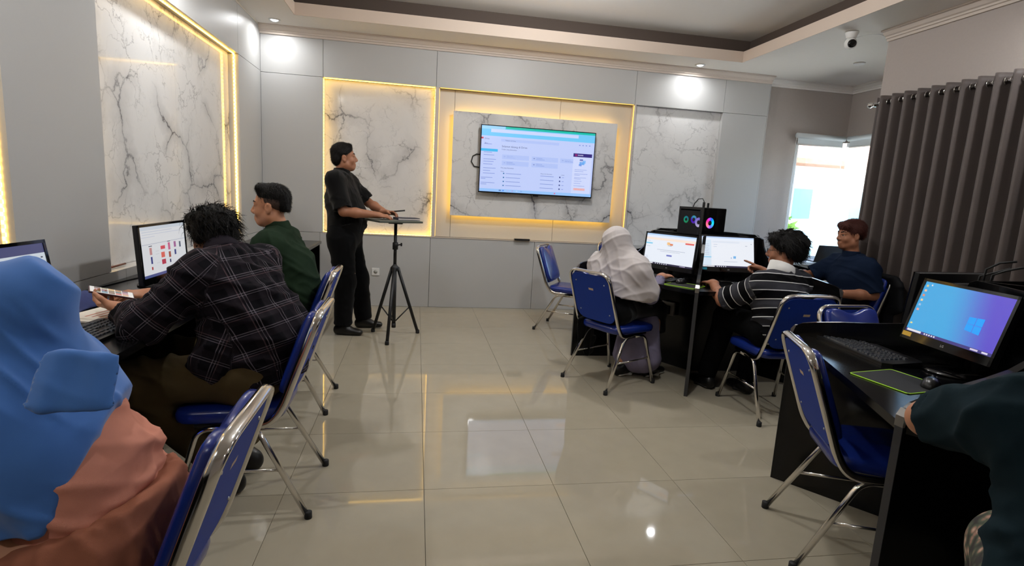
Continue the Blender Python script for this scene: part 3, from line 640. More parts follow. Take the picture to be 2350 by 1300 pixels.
def mouse(x, y, z, rz, label):
    t = thing('computer_mouse', label, 'mouse', (x, y, z), rz, 'computer mice')
    vs = []; nu, nv = 14, 20
    for i in range(nu+1):
        a = i/nu*PI/2
        for j in range(nv):
            b = 2*PI*j/nv; yy = math.sin(b)*.056*math.cos(a); xx = math.cos(b)*.031*math.cos(a)*(1-.12*math.sin(b)); vs.append((xx, yy, max(.002, math.sin(a)*.036*(1-.25*yy/.056))-.0))
    fs = [(i*nv+j, i*nv+(j+1) % nv, (i+1)*nv+(j+1) % nv, (i+1)*nv+j) for i in range(nu) for j in range(nv)]+[tuple(range(nv))[::-1]]
    MB().add([(p[0], p[1], p[2] if k >= nv else 0) for k, p in enumerate(vs)], fs, True).build('shell', M_plast, t)
    MB().lathe([(0, -.004), (.009, -.004), (.009, .004), (0, .004)], (0, .03, .026), 14, 'x').build('scroll_wheel', M_rubber, t); return t
def mousemat(x, y, z, rz, label, w=.25, d=.21):
    t = thing('mouse_mat', label, 'mouse mat', (x, y, z), rz, 'mouse mats')
    MB().box(-w/2, w/2, -d/2, d/2, 0, .003).build('pad', M_pad, t)
    MB().tube(fillet([(-w/2, 0, .002), (-w/2, -d/2, .002), (w/2, -d/2, .002), (w/2, d/2, .002), (-w/2, d/2, .002), (-w/2, 0, .002)], .012, 3)[:-1], .0022, None, (0, 0, 1), 6, closed=True).build('stitched_edge', M_lime, t); return t
def face(a): return math.radians(a-90)
keyboard(3.53, 2.01, DZ, math.radians(-96), 'black keyboard with curved front edge on the desk with the blue desktop picture', True, .46, .165)
mousemat(3.33, 1.63, DZ, math.radians(-80), 'black mouse mat with lime stitched edge lying beside the curved keyboard', .22, .22)
mouse(3.40, 1.57, DZ+.003, math.radians(-50), 'black mouse on the lime edged mat beside the curved keyboard')
keyboard(3.42, 3.98, DZ, face(26), 'black keyboard on the desk of the woman in the grey headscarf', False, .44, .15)
mousemat(3.53, 3.66, DZ, face(40), 'black mouse mat with lime edge in front of the woman in the grey headscarf', .23, .2)
mouse(3.55, 3.75, DZ+.003, face(30), 'black mouse beside the keyboard of the woman in the grey headscarf')
keyboard(4.14, 3.66, DZ, face(90), 'black keyboard under the arms of the man in the striped shirt', False, .42, .15)
keyboard(.47, 2.10, DZ, math.radians(86), 'black keyboard on the wall desk beside the blue headscarf', True, .44, .15)
# papers, booklet, cloth on the wall desk
pp = thing('paper_sheets', 'white printed sheets lying on the wall desk beside the phone', 'paper', (.36, 2.48, .75), math.radians(78), None)
MB().box(-.15, .15, -.105, .105, 0, .006).build('sheet', M_paper, pp); MB().box(-.12, .17, -.12, .08, .0061, .009).build('sheet', M_paper, pp)
for i in range(5): MB().box(-.09, .02+.02*(i % 3), -.09+.028*i, -.082+.028*i, .0091, .0094).build('printed_line', mat('red_print', (190, 110, 90), .7), pp)
M_navy = mat('navy_cloth', (38, 48, 96), .8, noise=.15, nscale=60, bump=.3, bscale=300)
nb = MB(); gx = 14; vs = []
for i in range(gx+1):
    for j in range(gx+1):
        a, b = i/gx-.5, j/gx-.5; vs.append((.17*a*(1+.2*math.sin(6*b)), .3*b, .006+.05*max(0, 1-4.4*(a*a+b*b))*(1+.3*math.sin(9*a+5*b))))
nb.add(vs, [(i*(gx+1)+j, (i+1)*(gx+1)+j, (i+1)*(gx+1)+j+1, i*(gx+1)+j+1) for i in range(gx) for j in range(gx)], True)
o = nb.build('cloth_pouch', M_navy, None, (.17, 2.62, .75)); sm = o.modifiers.new('s', 'SOLIDIFY'); sm.thickness = .005; sm.offset = -1
tag(o, 'crumpled navy cloth pouch behind the white sheets on the wall desk', 'pouch')
tag(MB().tube([(-.05, 3.34, .81), (-.05, 3.5, .811)], .006, None, (0, 0, 1), 8).build('marker_pen', mat('brown_marker', (96, 50, 36), .5)), 'brown marker pen on the bottom ledge of the lit marble recess', 'pen')
tag(MB().tube([(.03, 3.02, .753), (.06, 3.3, .753), (.1, 3.5, .753), (.25, 3.3, .753)], .003, None, (0, 0, 1), 6).build('monitor_cable', M_rubber), 'thin black cable along the back of the wall desk', 'cable')

def V3(*a): return np.array(a, float)
# ------------------------------------------------------------------ computer tower
def tower():
    a = math.radians(20)
    t = thing('computer_tower', 'black computer tower with glass side and glowing coloured fans', 'computer', (4.13, 4.49, .72), 0)
    # corner facing the camera; the glass side looks left, the front looks right
    cx, cy = -.06, -.10; t.location = (4.03, 4.44, .84); t.rotation_euler = (0, 0, math.radians(16))
    w, d, h = .25, .29, .47     # local: glass on -x, front on -y
    MB().box(-w/2, w/2, -d/2, d/2, 0, .02).box(-w/2, w/2, -d/2, d/2, h-.02, h).box(w/2-.006, w/2, -d/2, d/2, .02, h-.02).box(-w/2, w/2, d/2-.006, d/2, .02, h-.02).box(-w/2, -w/2+.012, -d/2, -d/2+.035, .02, h-.02).box(-w/2, -w/2+.01, d/2-.02, d/2, .02, h-.02).build('case', M_blackm, t)
    MB().box(-w/2, w/2, -d/2-.006, -d/2, .01, h-.005, .002).build('front_panel', M_gloss, t)
    MB().box(-w/2-.003, -w/2, -d/2+.03, d/2-.01, .03, h-.03).build('side_glass', mat('smoked_glass', (175, 175, 182), .03, trans=.95, ior=1.05), t)
    MB().box(w/2-.03, w/2-.01, -d/2+.02, d/2-.02, .03, h-.03).build('mainboard', mat('board_grey', (128, 128, 134), .6), t)
    def fan(loc, ax, r, cols, name='fan_ring'):
        me = MB(); n = 24; vs = []; fs = []; 
        for k in range(n):
            th = 2*PI*k/n
            for rr in (r*.45, r):
                q = (rr*math.cos(th), rr*math.sin(th)); vs.append((loc[0], loc[1]+q[0], loc[2]+q[1]) if ax == 'x' else (loc[0]+q[0], loc[1], loc[2]+q[1]))
        fs = [(2*k, 2*k+1, (2*k+3) % (2*n), (2*k+2) % (2*n)) for k in range(n)]
        m = bpy.data.meshes.new(name); m.from_pydata(vs, [], fs); ca = m.color_attributes.new('Col', 'FLOAT_COLOR', 'POINT')
        cc = []
        for k in range(n):
            x = k/n*len(cols); i = int(x); f_ = x-i; A = np.array(cols[i % len(cols)]); B = np.array(cols[(i+1) % len(cols)]); q = tuple((A*(1-f_)+B*f_)*1.3)+(1,); cc += list(q)*2
        ca.data.foreach_set('color', cc); m.materials.append(M_screen); o = link(name, m, t)
        MB().lathe([(0, -.002), (r*.4, -.002), (r*.4, .002), (0, .002)], loc, 16, ax).build('fan_hub', M_blackm, o); return o
    fan((-w/2+.02, .07, .36), 'x', .03, [(0, .5, .25), (0, .25, .4), (0, .4, .1)]); fan((-w/2+.02, -.02, .365), 'x', .034, [(.1, .0, .8), (0, .6, .6), (.2, .1, .9), (.1, 0, .6)])
    fan((-w/2+.004, -.095, .345), 'x', .04, [(.5, .4, 1), (.3, .2, .9), (.9, .8, 1)])
    fan((-.05, -d/2-.0075, .345), 'y', .045, [(0, .7, .9), (0, .1, 1), (.9, 0, .3), (1, .2, .2), (.1, .1, 1)])
    MB().tube([(.03, .02, h), (.03, .02, h+.05), (.03, .04, h+.075), (.03, .09, h+.07), (.03, .13, h+.03), (.03, .15, h-.01)], .004, None, (1, 0, 0), 6).build('headset_cable', M_rubber, t)
    MB().box(.0, .016, -.01, .004, h, h+.045).box(.03, .044, -.03, -.018, h, h+.04).build('plug', M_rubber, t)
tower()
# socket strip under the worktop of the woman in grey
sp = thing('power_socket', 'grey double power socket under the worktop by the grey headscarf', 'socket', tuple(at(1556, 690, y=3.98)), math.radians(-60))
sp.location = (C1[0]-.43*math.cos(math.radians(30))-.005, C1[1]-.43*math.sin(math.radians(30))-.003, .48)
MB().box(-.06, .06, -.02, -.0, -.06, .05, .004).build('cover_plate', mat('socket_plate_grey', (150, 148, 146), .5), sp); MB().box(-.025, .03, -.05, -.02, -.05, .02, .004).build('plug', M_rubber, sp)

# tower under the long desk, its blue fan showing behind the pink dress
pu = at(341, 1040, y=1.98)
tu = thing('computer_tower', 'black computer tower under the long desk with one blue glowing fan', 'computer', (pu[0]-.2, 1.98, 0))
MB().box(-.2, .2, -.1, .1, .0, .42, .004).build('case', M_blackm, tu); MB().box(.2, .206, -.1, .1, .005, .415, .002).build('front_panel', M_gloss, tu)
vs = []; fs = []; nn = 24
for k in range(nn):
    for rr in (.018, .045): vs.append((.2075, rr*math.cos(2*PI*k/nn), pu[2]+rr*math.sin(2*PI*k/nn)))
me = bpy.data.meshes.new('fan_ring'); me.from_pydata(vs, [], [(2*k, 2*k+1, (2*k+3) % (2*nn), (2*k+2) % (2*nn)) for k in range(nn)]); ca = me.color_attributes.new('Col', 'FLOAT_COLOR', 'POINT'); ca.data.foreach_set('color', [.05, .12, 1.2, 1]*(2*nn)); me.materials.append(M_screen); link('fan_ring', me, tu)
# cables over the partition of the near workstation
ck = thing('cable_bundle', 'black cables rising over the partition behind the blue desktop screen', 'cable', (0, 0, 0))
for dz, e_ in ((0, 0), (.02, .03), (-.012, .05)):
    a_, b_, c_, d_ = at(2268, 660, y=1.9), at(2278, 632, y=1.9), at(2310, 622, y=1.85), at(2350, 615, y=1.8)
    MB().tube([a_+V3(0, e_, -.04), b_+V3(0, e_, dz), c_+V3(0, e_, dz*1.4), d_+V3(.0, e_, dz)], .0045, None, (0, 1, 0), 8).build('cable', M_rubber, ck)

# ------------------------------------------------------------------ lectern stand (tripod with a board)
def stand():
    b = [at(u, v, z=0) for u, v in ((888, 792), (958, 765), (856, 762))]
    cx, cy = 1.43, 4.96
    t = thing('tripod_lectern', 'black tripod stand with a flat grey-green board on top', 'stand', (cx, cy, 0))
    MB().tube([(0, 0, .10), (0, 0, .66)], .0175, None, (1, 0, 0), 14).build('lower_tube', M_blackm, t)
    MB().tube([(0, 0, .6), (0, 0, 1.02)], .014, None, (1, 0, 0), 14).build('upper_tube', M_blackm, t)
    MB().lathe([(.02, .6), (.03, .6), (.034, .615), (.034, .635), (.024, .645), (.02, .65)], n=18).build('leg_hub', M_blackm, t)
    MB().lathe([(.018, .79), (.024, .79), (.024, .85), (.018, .855)], n=16).build('clamp_collar', M_blackm, t)
    kn = MB(); kn.tube([(.02, 0, .83), (.045, 0, .835)], .006, None, (0, 0, 1), 8); kn.lathe([(0, .045), (.013, .045), (.016, .052), (.013, .06), (0, .06)], (0, 0, .835), 8, 'x'); kn.build('clamp_knob', M_rubber, t)
    for p in b:
        d = np.array([p[0]-cx, p[1]-cy, 0]); L = np.linalg.norm(d); d /= L; d2 = d
        lg = MB().tube([d*.03+np.array([0, 0, .625]), d*L+np.array([0, 0, .012])], .0145, None, (0, 0, 1), 12).build('leg', M_blackm, t)
        MB().lathe([(.017, 0), (.018, .01), (.017, .03), (.014, .034)], tuple(d*L), 14).build('rubber_foot', M_rubber, lg)
        MB().tube([d*.018+np.array([0, 0, .14]), d*(L*.62)+np.array([0, 0, .625-.613*.6])], .006, None, (0, 0, 1), 8).build('brace', M_blackm, t)
    MB().lathe([(0, .08), (.019, .08), (.019, .12), (0, .12)], n=14).build('bottom_cap', M_rubber, t)
    bt = MB().box(-.2, .2, -.17, .17, 1.035, 1.052, .003).build('board', M_green, t); bt.rotation_euler = (0, 0, math.radians(27)); bt.location = (-.02, -.02, 0)
    MB().box(-.06, .06, -.06, .06, 1.018, 1.035).build('mounting_plate', M_blackm, t)
    return t
stand()
bk = thing('notebook', 'closed dark notebook with white page edges lying on the stand board', 'book', (1.52, 5.02, 1.052), math.radians(20))
MB().box(-.1, .1, -.07, .07, 0, .004).box(-.1, .1, -.07, .07, .016, .02).box(-.1, -.096, -.07, .07, 0, .02).build('cover', mat('notebook_cover', (34, 36, 60), .5), bk); MB().box(-.095, .097, -.067, .067, .004, .016).build('pages', M_paper, bk)

# ------------------------------------------------------------------ curtain and rod
cx_ = XC-.085; ry0, ry1, rz_ = 1.9, 4.30, 2.262
lam = .118; ns = int((ry1-ry0)/lam*16); vs = []; zs = [2.315, 2.28, 2.2, 1.9, 1.4, .9, .4, .04]
for z in zs:
    k = (2.315-z)/2.3
    for i in range(ns+1):
        y = ry1-.0-(ry1-ry0)*i/ns; ph = 2*PI*(ry1-y)/lam
        s_ = math.sin(ph); A = .048*(1+.12*math.sin(ph*.37+1)*k)
        vs.append((cx_+A*math.copysign(abs(s_)**.8, s_)+.006*k*math.sin(5*z+ph*.21), y+.012*k*math.sin(ph*.5+z*2), z))
cu = thing('curtain', 'taupe eyelet curtain hanging in deep folds from the rod', 'curtain', (cx_, 3.1, 0))
m = MB().add([(a-cx_, b-3.1, c) for a, b, c in vs], [(r*(ns+1)+i, r*(ns+1)+i+1, (r+1)*(ns+1)+i+1, (r+1)*(ns+1)+i) for r in range(len(zs)-1) for i in range(ns)], True)
fab = m.build('fabric', M_curtain, cu); md = fab.modifiers.new('s', 'SOLIDIFY'); md.thickness = .003
ring = None
for k in range(int((ry1-ry0)/(lam/2))):
    y = ry1-(k+1)*lam/2
    if y < ry0: break
    tl = math.radians(25 if k % 2 else -25)
    if ring is None:
        mm = MB().tube([(.024*math.cos(q), 0, .024*math.sin(q)) for q in np.linspace(0, 2*PI, 20, endpoint=False)], .0045, None, (0, 1, 0), 6, closed=True)
        ring = mm.build('eyelet_ring', M_chrome, cu, (0, y-3.1, rz_), (0, 0, tl))
    else: link('eyelet_ring', ring.data, cu, (0, y-3.1, rz_), (0, 0, tl))
rd = thing('curtain_rod', 'chrome curtain rod with ball finial on the taupe wall', 'curtain rod', (cx_, 3.1, rz_))
MB().tube([(0, ry0-3.15, 0), (0, ry1-3.1+.035, 0)], .0125, None, (1, 0, 0), 14).build('rod', M_chrome, rd)
MB().lathe([(0, 0), (.013, 0), (.016, .008), (.012, .014), (.02, .022), (.026, .036), (.02, .052), (0, .058)], (0, ry1-3.1+.03, 0), 16, 'y').build('finial', M_chrome, rd)
MB().box(-.012, .085, ry1-3.1+.012, ry1-3.1+.024, -.02, .0).box(.078, .085, ry1-3.1-.002, ry1-3.1+.038, -.04, .03).build('bracket', M_chrome, rd)

# ------------------------------------------------------------------ roller blinds, laptop on the sill, ceiling camera
def blind(name, p0, p1, inward, label):
    t = thing('roller_blind', label, 'blind'); p0 = np.array(p0, float); p1 = np.array(p1, float); d = (p1-p0)/np.linalg.norm(p1-p0); inn = np.array(inward, float)
    MB().tube([p0, p1], .032, None, (0, 0, 1), 18).build('cassette', M_blind, t)
    q = [p0+d*.02-inn*.0, p1-d*.02-inn*.0]
    MB().add([q[0]+(0, 0, 0), q[1]+(0, 0, 0), q[1]+(0, 0, -.10), q[0]+(0, 0, -.10)], [(0, 1, 2, 3)]).build('fabric', M_blind, t)
    MB().tube([q[0]+(0, 0, -.105), q[1]+(0, 0, -.105)], .009, None, (0, 0, 1), 10).build('bottom_bar', M_wplast, t)
    return t
b1 = blind('a', (6.2, YA-.045, 2.24), (XA-.06, YA-.045, 2.24), (0, 1, 0), 'white roller blind rolled up over the window beside the grey panels')
MB().tube([(6.19, YA-.06, 2.23), (6.185, YA-.06, 1.4), (6.19, YA-.062, .8), (6.21, YA-.062, .78), (6.215, YA-.06, 1.4), (6.21, YA-.06, 2.23)], .0035, None, (0, 1, 0), 6).build('pull_cord', M_wplast, b1)
blind('b', (XA-.045, WY0, 2.24), (XA-.045, YA-.1, 2.24), (1, 0, 0), 'white roller blind rolled up over the window next to the curtain')
lp = thing('laptop', 'open black laptop seen from behind on the white window sill', 'laptop', (6.68, 6.17, WZ0), math.radians(168))
MB().box(-.16, .16, -.11, .11, 0, .018, .004).build('base', M_plast, lp)
lo_ = MB().box(-.16, .16, -.005, .005, 0, .22, .003).build('lid', M_plast, lp, (0, .115, .016), (math.radians(-22), 0, 0))
cc = thing('security_camera', 'white ceiling security camera with a black lens', 'security camera', (5.25, 4.47, ZS), math.radians(20))
MB().lathe([(.0, 0), (.05, 0), (.052, -.012), (.045, -.03), (.04, -.05), (.038, -.055), (0, -.055)], n=28).build('base', M_wplast, cc)
MB().lathe([(0, -.052), (.03, -.054), (.043, -.07), (.05, -.095), (.046, -.12), (.03, -.14), (0, -.147)], n=28).build('head', M_wplast, cc)
cl_ = MB().lathe([(0, -.047), (.024, -.047), (.032, -.042), (.035, -.028), (.03, -.01)], (0, 0, 0), 24, 'y').build('lens', M_gloss, cc, (-.006, -.004, -.098))
cl_.rotation_euler = (math.radians(12), 0, math.radians(-38))
MB().tube([(.03, .02, -.045), (.08, .0, -.03), (.13, -.08, -.012), (.2, -.12, -.008), (.29, -.16, -.03)], .0025, None, (0, 0, 1), 6).build('camera_cable', M_wplast, cc)

# ------------------------------------------------------------------ outside the window
gd = MB().box(5, 40, 6.6, 40, -.3, -.25).box(7.2, 40, -10, 6.6, -.3, -.25).build('ground_outside', mat('paving', (190, 188, 180), .9)); struct(gd)
hs = thing('neighbour_house', 'pale house with a tiled roof edge seen through the corner window', 'building', (12, 16, -.25))
M_wht = mat('house_render', (226, 224, 216), .8, noise=.03, nscale=3); M_roof = mat('roof_tile', (150, 110, 90), .8, noise=.2, nscale=8); M_hw = mat('house_window', (120, 160, 170), .1)
MB().box(-7, 9, 0, 6, 0, 3.1).build('wall', M_wht, hs)
MB().prism([(-1.0, 2.95), (-1.0, 3.1), (3, 5.2), (7, 3.1), (7, 2.95)], (-8, 0, 0), (0, 1, 0), (0, 0, 1), (1, 0, 0), 18).build('roof', M_roof, hs)
for x in (-5.5, -2.6, .6, 3.4):
    wn = MB().box(x, x+1.5, -.04, .02, 1.0, 2.3).build('window', M_frame, hs)
    for k in range(2): MB().box(x+.06+.72*k, x+.72+.72*k, -.05, -.04, 1.06, 2.24).build('pane', M_hw, wn)
car = thing('parked_car', 'pale car parked outside below the corner window', 'car', (11.6, 11.6, -.25), math.radians(10))
MB().prism([(-2, .3), (-2, .75), (-1.3, .85), (-.8, 1.35), (.7, 1.4), (1.3, .92), (2, .8), (2.05, .35)], (0, -.8, 0), (1, 0, 0), (0, 0, 1), (0, 1, 0), 1.6).build('body', mat('car_paint', (150, 190, 205), .25), car)
MB().prism([(-1.2, .9), (-.75, 1.3), (.65, 1.34), (1.12, .93)], (0, -.815, 0), (1, 0, 0), (0, 0, 1), (0, 1, 0), 1.63).build('side_window', M_hw, car)
for x in (-1.25, 1.25):
    for y in (-.82, .62): MB().lathe([(0, 0), (.3, 0), (.32, .05), (.32, .15), (.3, .2), (0, .2)], (x, y, .32), 20, 'y').build('wheel', M_rubber, car)
def shrub(x, y, h, r, label, n=1500):
    t = thing('shrub', label, 'shrub', (x, y, -.25)); vs = []; fs = []; rs = np.random.RandomState(int(x*10))
    for i in range(n):
        p = rs.normal(size=3); p /= np.linalg.norm(p); p = p*(.55+.45*rs.rand()**.5); c = np.array([p[0]*r, p[1]*r, h*.55+p[2]*h*.45]); a = rs.normal(size=3)*.09; b = rs.normal(size=3)*.06; k = len(vs); vs += [c-a, c+b, c+a, c-b]; fs.append((k, k+1, k+2, k+3))
    MB().add(vs, fs).build('foliage', mat('leaf_green', (110, 150, 70), .6, noise=.3, nscale=9), t, recalc=False)
    MB().tube([(0, 0, 0), (.03, 0, h*.5)], .05, None, (1, 0, 0), 8).build('trunk', mat('bark', (90, 70, 50), .9), t)
shrub(7.9, 9.3, 1.75, .5, 'leafy green shrub close to the corner window'); shrub(9.0, 13.6, 4.0, .8, 'tall leafy tree beside the roof of the pale house')

# ------------------------------------------------------------------ implicit surfaces for people and cloth
def V(*a): return np.array(a[0] if len(a) == 1 else a, float)
def unit(v): v = V(v); return v/(np.linalg.norm(v)+1e-12)
def E(A, B, r0, r1=None, lat=None, k=.025, op='u', s0=None, kz=1.0):
    A, B = V(A), V(B); r1 = r0 if r1 is None else r1
    r0 = (r0, r0) if np.isscalar(r0) else r0; r1 = (r1, r1) if np.isscalar(r1) else r1
    return dict(t='e', A=A, B=B, r0=r0, r1=r1, lat=lat, k=k, op=op, s0=s0, kz=kz)
def BALL(c, r, R=None, k=.015, op='u'):
    r = (r, r, r) if np.isscalar(r) else r
    return dict(t='b', c=V(c), r=V(r), R=np.eye(3) if R is None else np.array(R, float), k=k, op=op)
def CUT(p, n): return dict(t='c', p=V(p), n=unit(n), op='c', k=0)
def pframe(q):
    ax = q['B']-q['A']; L = np.linalg.norm(ax); ax = ax/L if L > 1e-6 else V(0, 0, 1)
    lat = V(q['lat']) if q['lat'] is not None else (V(1, 0, 0) if abs(ax[0]) < .8 else V(0, 1, 0))
    lat = unit(lat-ax*(lat@ax)); return ax, L, lat, np.cross(ax, lat)
def pdist(q, P, want=False):
    if q['t'] == 'b':
        d = (P-q['c'])@q['R'].T; k0 = np.sqrt(((d/q['r'])**2).sum(-1))+1e-9; k1 = np.sqrt(((d/q['r']**2)**2).sum(-1))+1e-9
        return k0*(k0-1)/k1
    if q['t'] == 'c': return (P-q['p'])@q['n']
    ax, L, la, lb = pframe(q); d = P-q['A']; h = d@ax; t = np.clip(h/max(L, 1e-6), 0, 1)
    u = d@la; v = d@lb; w = h-t*L
    a = q['r0'][0]+(q['r1'][0]-q['r0'][0])*t; b = q['r0'][1]+(q['r1'][1]-q['r0'][1])*t; m = np.minimum(a, b)
    g = np.sqrt((u/a)**2+(v/b)**2+(w/(m*q['kz']))**2); dd = (g-1)*m
    if want: return dd, np.arctan2(v, u)*(a+b)*.5, (q['s0'] or 0)+t*L+w
    return dd
def pbox(q):
    if q['t'] == 'b': r = q['r'].max(); return q['c']-r, q['c']+r
    r = max(*q['r0'], *q['r1']); return np.minimum(q['A'], q['B'])-r, np.maximum(q['A'], q['B'])+r
def sdf_mesh(prims, vox, smooth=2, disp=None, cloth=False):
    us = [q for q in prims if q['op'] == 'u']; lo = np.min([pbox(q)[0] for q in us], 0)-3*vox-.01; hi = np.max([pbox(q)[1] for q in us], 0)+3*vox+.01
    n = np.ceil((hi-lo)/vox).astype(int)+1; f = np.full(n, .5, np.float32)
    axs = [lo[i]+vox*np.arange(n[i]) for i in range(3)]
    for q in prims:
        if q['op'] == 'c': s = (slice(None),)*3
        else:
            a, b = pbox(q); mg = q['k']+.05; i0 = np.clip(((a-mg-lo)/vox).astype(int), 0, n-1); i1 = np.clip(((b+mg-lo)/vox).astype(int)+2, 1, n); s = tuple(slice(i0[i], i1[i]) for i in range(3))
        X = np.stack(np.meshgrid(*[axs[i][s[i]] for i in range(3)], indexing='ij'), -1)
        d = pdist(q, X).astype(np.float32); g = f[s]
        if q['op'] == 'u': kk = max(q['k'], 1e-4); hh = np.maximum(kk-np.abs(g-d), 0)/kk; f[s] = np.minimum(g, d)-hh*hh*kk*.25
        elif q['op'] == 's': d = -d; kk = max(q['k'], 1e-4); hh = np.maximum(kk-np.abs(g-d), 0)/kk; f[s] = np.maximum(g, d)+hh*hh*kk*.25
        else: f[s] = np.maximum(g, d)
    f = f+1e-7; sg = f < 0
    c = np.zeros(n-1, np.int8)
    for i in (0, 1):
        for j in (0, 1):
            for k in (0, 1): c += sg[i:n[0]-1+i, j:n[1]-1+j, k:n[2]-1+k]
    act = (c > 0) & (c < 8); idx = np.argwhere(act); vid = np.full(n-1, -1, np.int64); vid[act] = np.arange(len(idx))
    acc = np.zeros((len(idx), 3)); cnt = np.zeros(len(idx))
    cor = [(i, j, k) for i in (0, 1) for j in (0, 1) for k in (0, 1)]
    for a in cor:
        for ax in range(3):
            if a[ax]: continue
            b = list(a); b[ax] = 1
            fa = f[idx[:, 0]+a[0], idx[:, 1]+a[1], idx[:, 2]+a[2]]; fb = f[idx[:, 0]+b[0], idx[:, 1]+b[1], idx[:, 2]+b[2]]
            m = (fa < 0) != (fb < 0); t = np.where(m, fa/(fa-fb+1e-20), 0); p = np.array(a, float)+np.zeros((len(idx), 3)); p[:, ax] += t
            acc[m] += p[m]; cnt[m] += 1
    vs = lo+vox*(idx+acc/np.maximum(cnt, 1)[:, None])
    quads = []
    for ax in range(3):
        o1, o2 = [(1, 2), (2, 0), (0, 1)][ax]
        sl = [slice(0, n[i]) for i in range(3)]; a = [slice(1, n[i]-1) for i in range(3)]; a[ax] = slice(0, n[ax]-1); b = list(a); b[ax] = slice(1, n[ax])
        sa, sb = sg[tuple(a)], sg[tuple(b)]; ch = np.argwhere(sa != sb); fl_ = sa[tuple(ch.T)]
        ch = ch+np.array([0 if i == ax else 1 for i in range(3)])
        def cell(d1, d2): q = ch.copy(); q[:, o1] -= d1; q[:, o2] -= d2; return vid[q[:, 0], q[:, 1], q[:, 2]]
        Q = np.stack([cell(1, 1), cell(0, 1), cell(0, 0), cell(1, 0)], 1); Q[~fl_] = Q[~fl_][:, ::-1]; quads.append(Q)
    Q = np.concatenate(quads); Q = Q[(Q >= 0).all(1)]
    ed = np.concatenate([Q[:, [0, 1]], Q[:, [1, 2]], Q[:, [2, 3]], Q[:, [3, 0]]]); ed = np.concatenate([ed, ed[:, ::-1]])
    deg = np.bincount(ed[:, 0], minlength=len(vs)).astype(float)
    def lap(x): return np.stack([np.bincount(ed[:, 0], x[ed[:, 1], i], len(vs)) for i in range(3)], 1)/np.maximum(deg, 1)[:, None]
    for _ in range(smooth): vs = vs+.5*(lap(vs)-vs)
    if disp is not None:
        nr = np.cross(vs[Q[:, 2]]-vs[Q[:, 0]], vs[Q[:, 3]]-vs[Q[:, 1]]); vn = np.zeros_like(vs)
        for i in range(4): np.add.at(vn, Q[:, i], nr)
        vn /= np.linalg.norm(vn, axis=1, keepdims=True)+1e-12; vs = vs+vn*disp(vs)[:, None]
        for _ in range(2): vs = vs+.5*(lap(vs)-vs)
    cc = None
    if cloth:
        best = np.full(len(vs), 1e9); cc = np.zeros((len(vs), 3))
        for q in us:
            if q['t'] != 'e' or q['s0'] is None: continue
            d = pdist(q, vs); m = d < best; best[m] = d[m]; _, a, s = pdist(q.get('cf') or q, vs, True); cc[m, 0] = a[m]; cc[m, 1] = s[m]
    return vs, Q, cc
def mesh_obj(name, parts, material, parent):
    vs = []; qs = []; cs = []; o = 0
    for v, q, c in parts: vs.append(v); qs.append(q+o); o += len(v); cs.append(c if c is not None else np.zeros((len(v), 3)))
    v = np.concatenate(vs); q = np.concatenate(qs); c = np.concatenate(cs)
    me = bpy.data.meshes.new(name); me.vertices.add(len(v)); me.vertices.foreach_set('co', v.astype(np.float32).ravel())
    me.loops.add(q.size); me.loops.foreach_set('vertex_index', q.astype(np.int32).ravel()); me.polygons.add(len(q))
    me.polygons.foreach_set('loop_start', (np.arange(len(q))*4).astype(np.int32)); me.polygons.foreach_set('loop_total', np.full(len(q), 4, np.int32))
    me.polygons.foreach_set('use_smooth', np.ones(len(q), bool))
    a = me.attributes.new('cc', 'FLOAT_VECTOR', 'POINT'); a.data.foreach_set('vector', c.astype(np.float32).ravel())
    me.materials.append(material); me.update(calc_edges=True); me.validate()
    ob = link(name, me)
    if parent is not None:
        ob.parent = parent; ob.matrix_parent_inverse = Matrix.Translation(-Vector(parent.location))
    return ob
def folds(seed, amp, dirs, soft=False):
    """patchy creases: narrow ridges along wavy lines, fading in and out"""
    rs = np.random.RandomState(seed); W_ = []
    for d, wl, a in dirs: W_.append((unit(d)*PI/wl, rs.rand()*6.28, a, rs.normal(size=3)*2*PI/(wl*5), rs.rand()*6.28, rs.normal(size=3)*2*PI/(wl*7), rs.rand()*6.28))
    def fn(p):
        s = 0
        for w, ph, a, w2, p2, w3, p3 in W_:
            q = np.abs(np.sin(p@w+ph+1.1*np.sin(p@w2+p2))); m = np.clip(.45+.75*np.sin(p@w3+p3), 0, 1)
            s = s+a*((1-q)**2*1.6-.4)*m
        return amp*s
    return fn
def wob(seed, amp, dirs):
    rs = np.random.RandomState(seed); W_ = [(unit(d)*2*PI/wl, rs.rand()*6.28, a) for d, wl, a in dirs]
    return lambda p: amp*sum(a*np.sin(p@w+ph) for w, ph, a in W_)
def tufts(H, seed, n, c, rad, L, r0, gate, flow=(0, -.6, -.8), k=.006):
    """locks of hair lying over the skull: gate(x,y,z) in head space says where they root"""
    rs = np.random.RandomState(seed); out = []; c = V(c); rad = V(rad); fl_ = unit(flow)
    while len(out) < n:
        d = unit(rs.normal(size=3)); p = c+d*rad
        if not gate(*p): continue
        t_ = fl_-d*(fl_@d)+rs.normal(size=3)*.35; t_ = unit(t_-d*(t_@d)); ll = L*(.6+.8*rs.rand())
        m = p+t_*ll*.55+d*.004; q = p+t_*ll-d*.002+d*.006*rs.rand()
        out += [H.cap(tuple(p-d*.004), tuple(m), r0, r0*.75, k=k), H.cap(tuple(m), tuple(q), r0*.75, r0*.2, k=k*.7)]
    return out
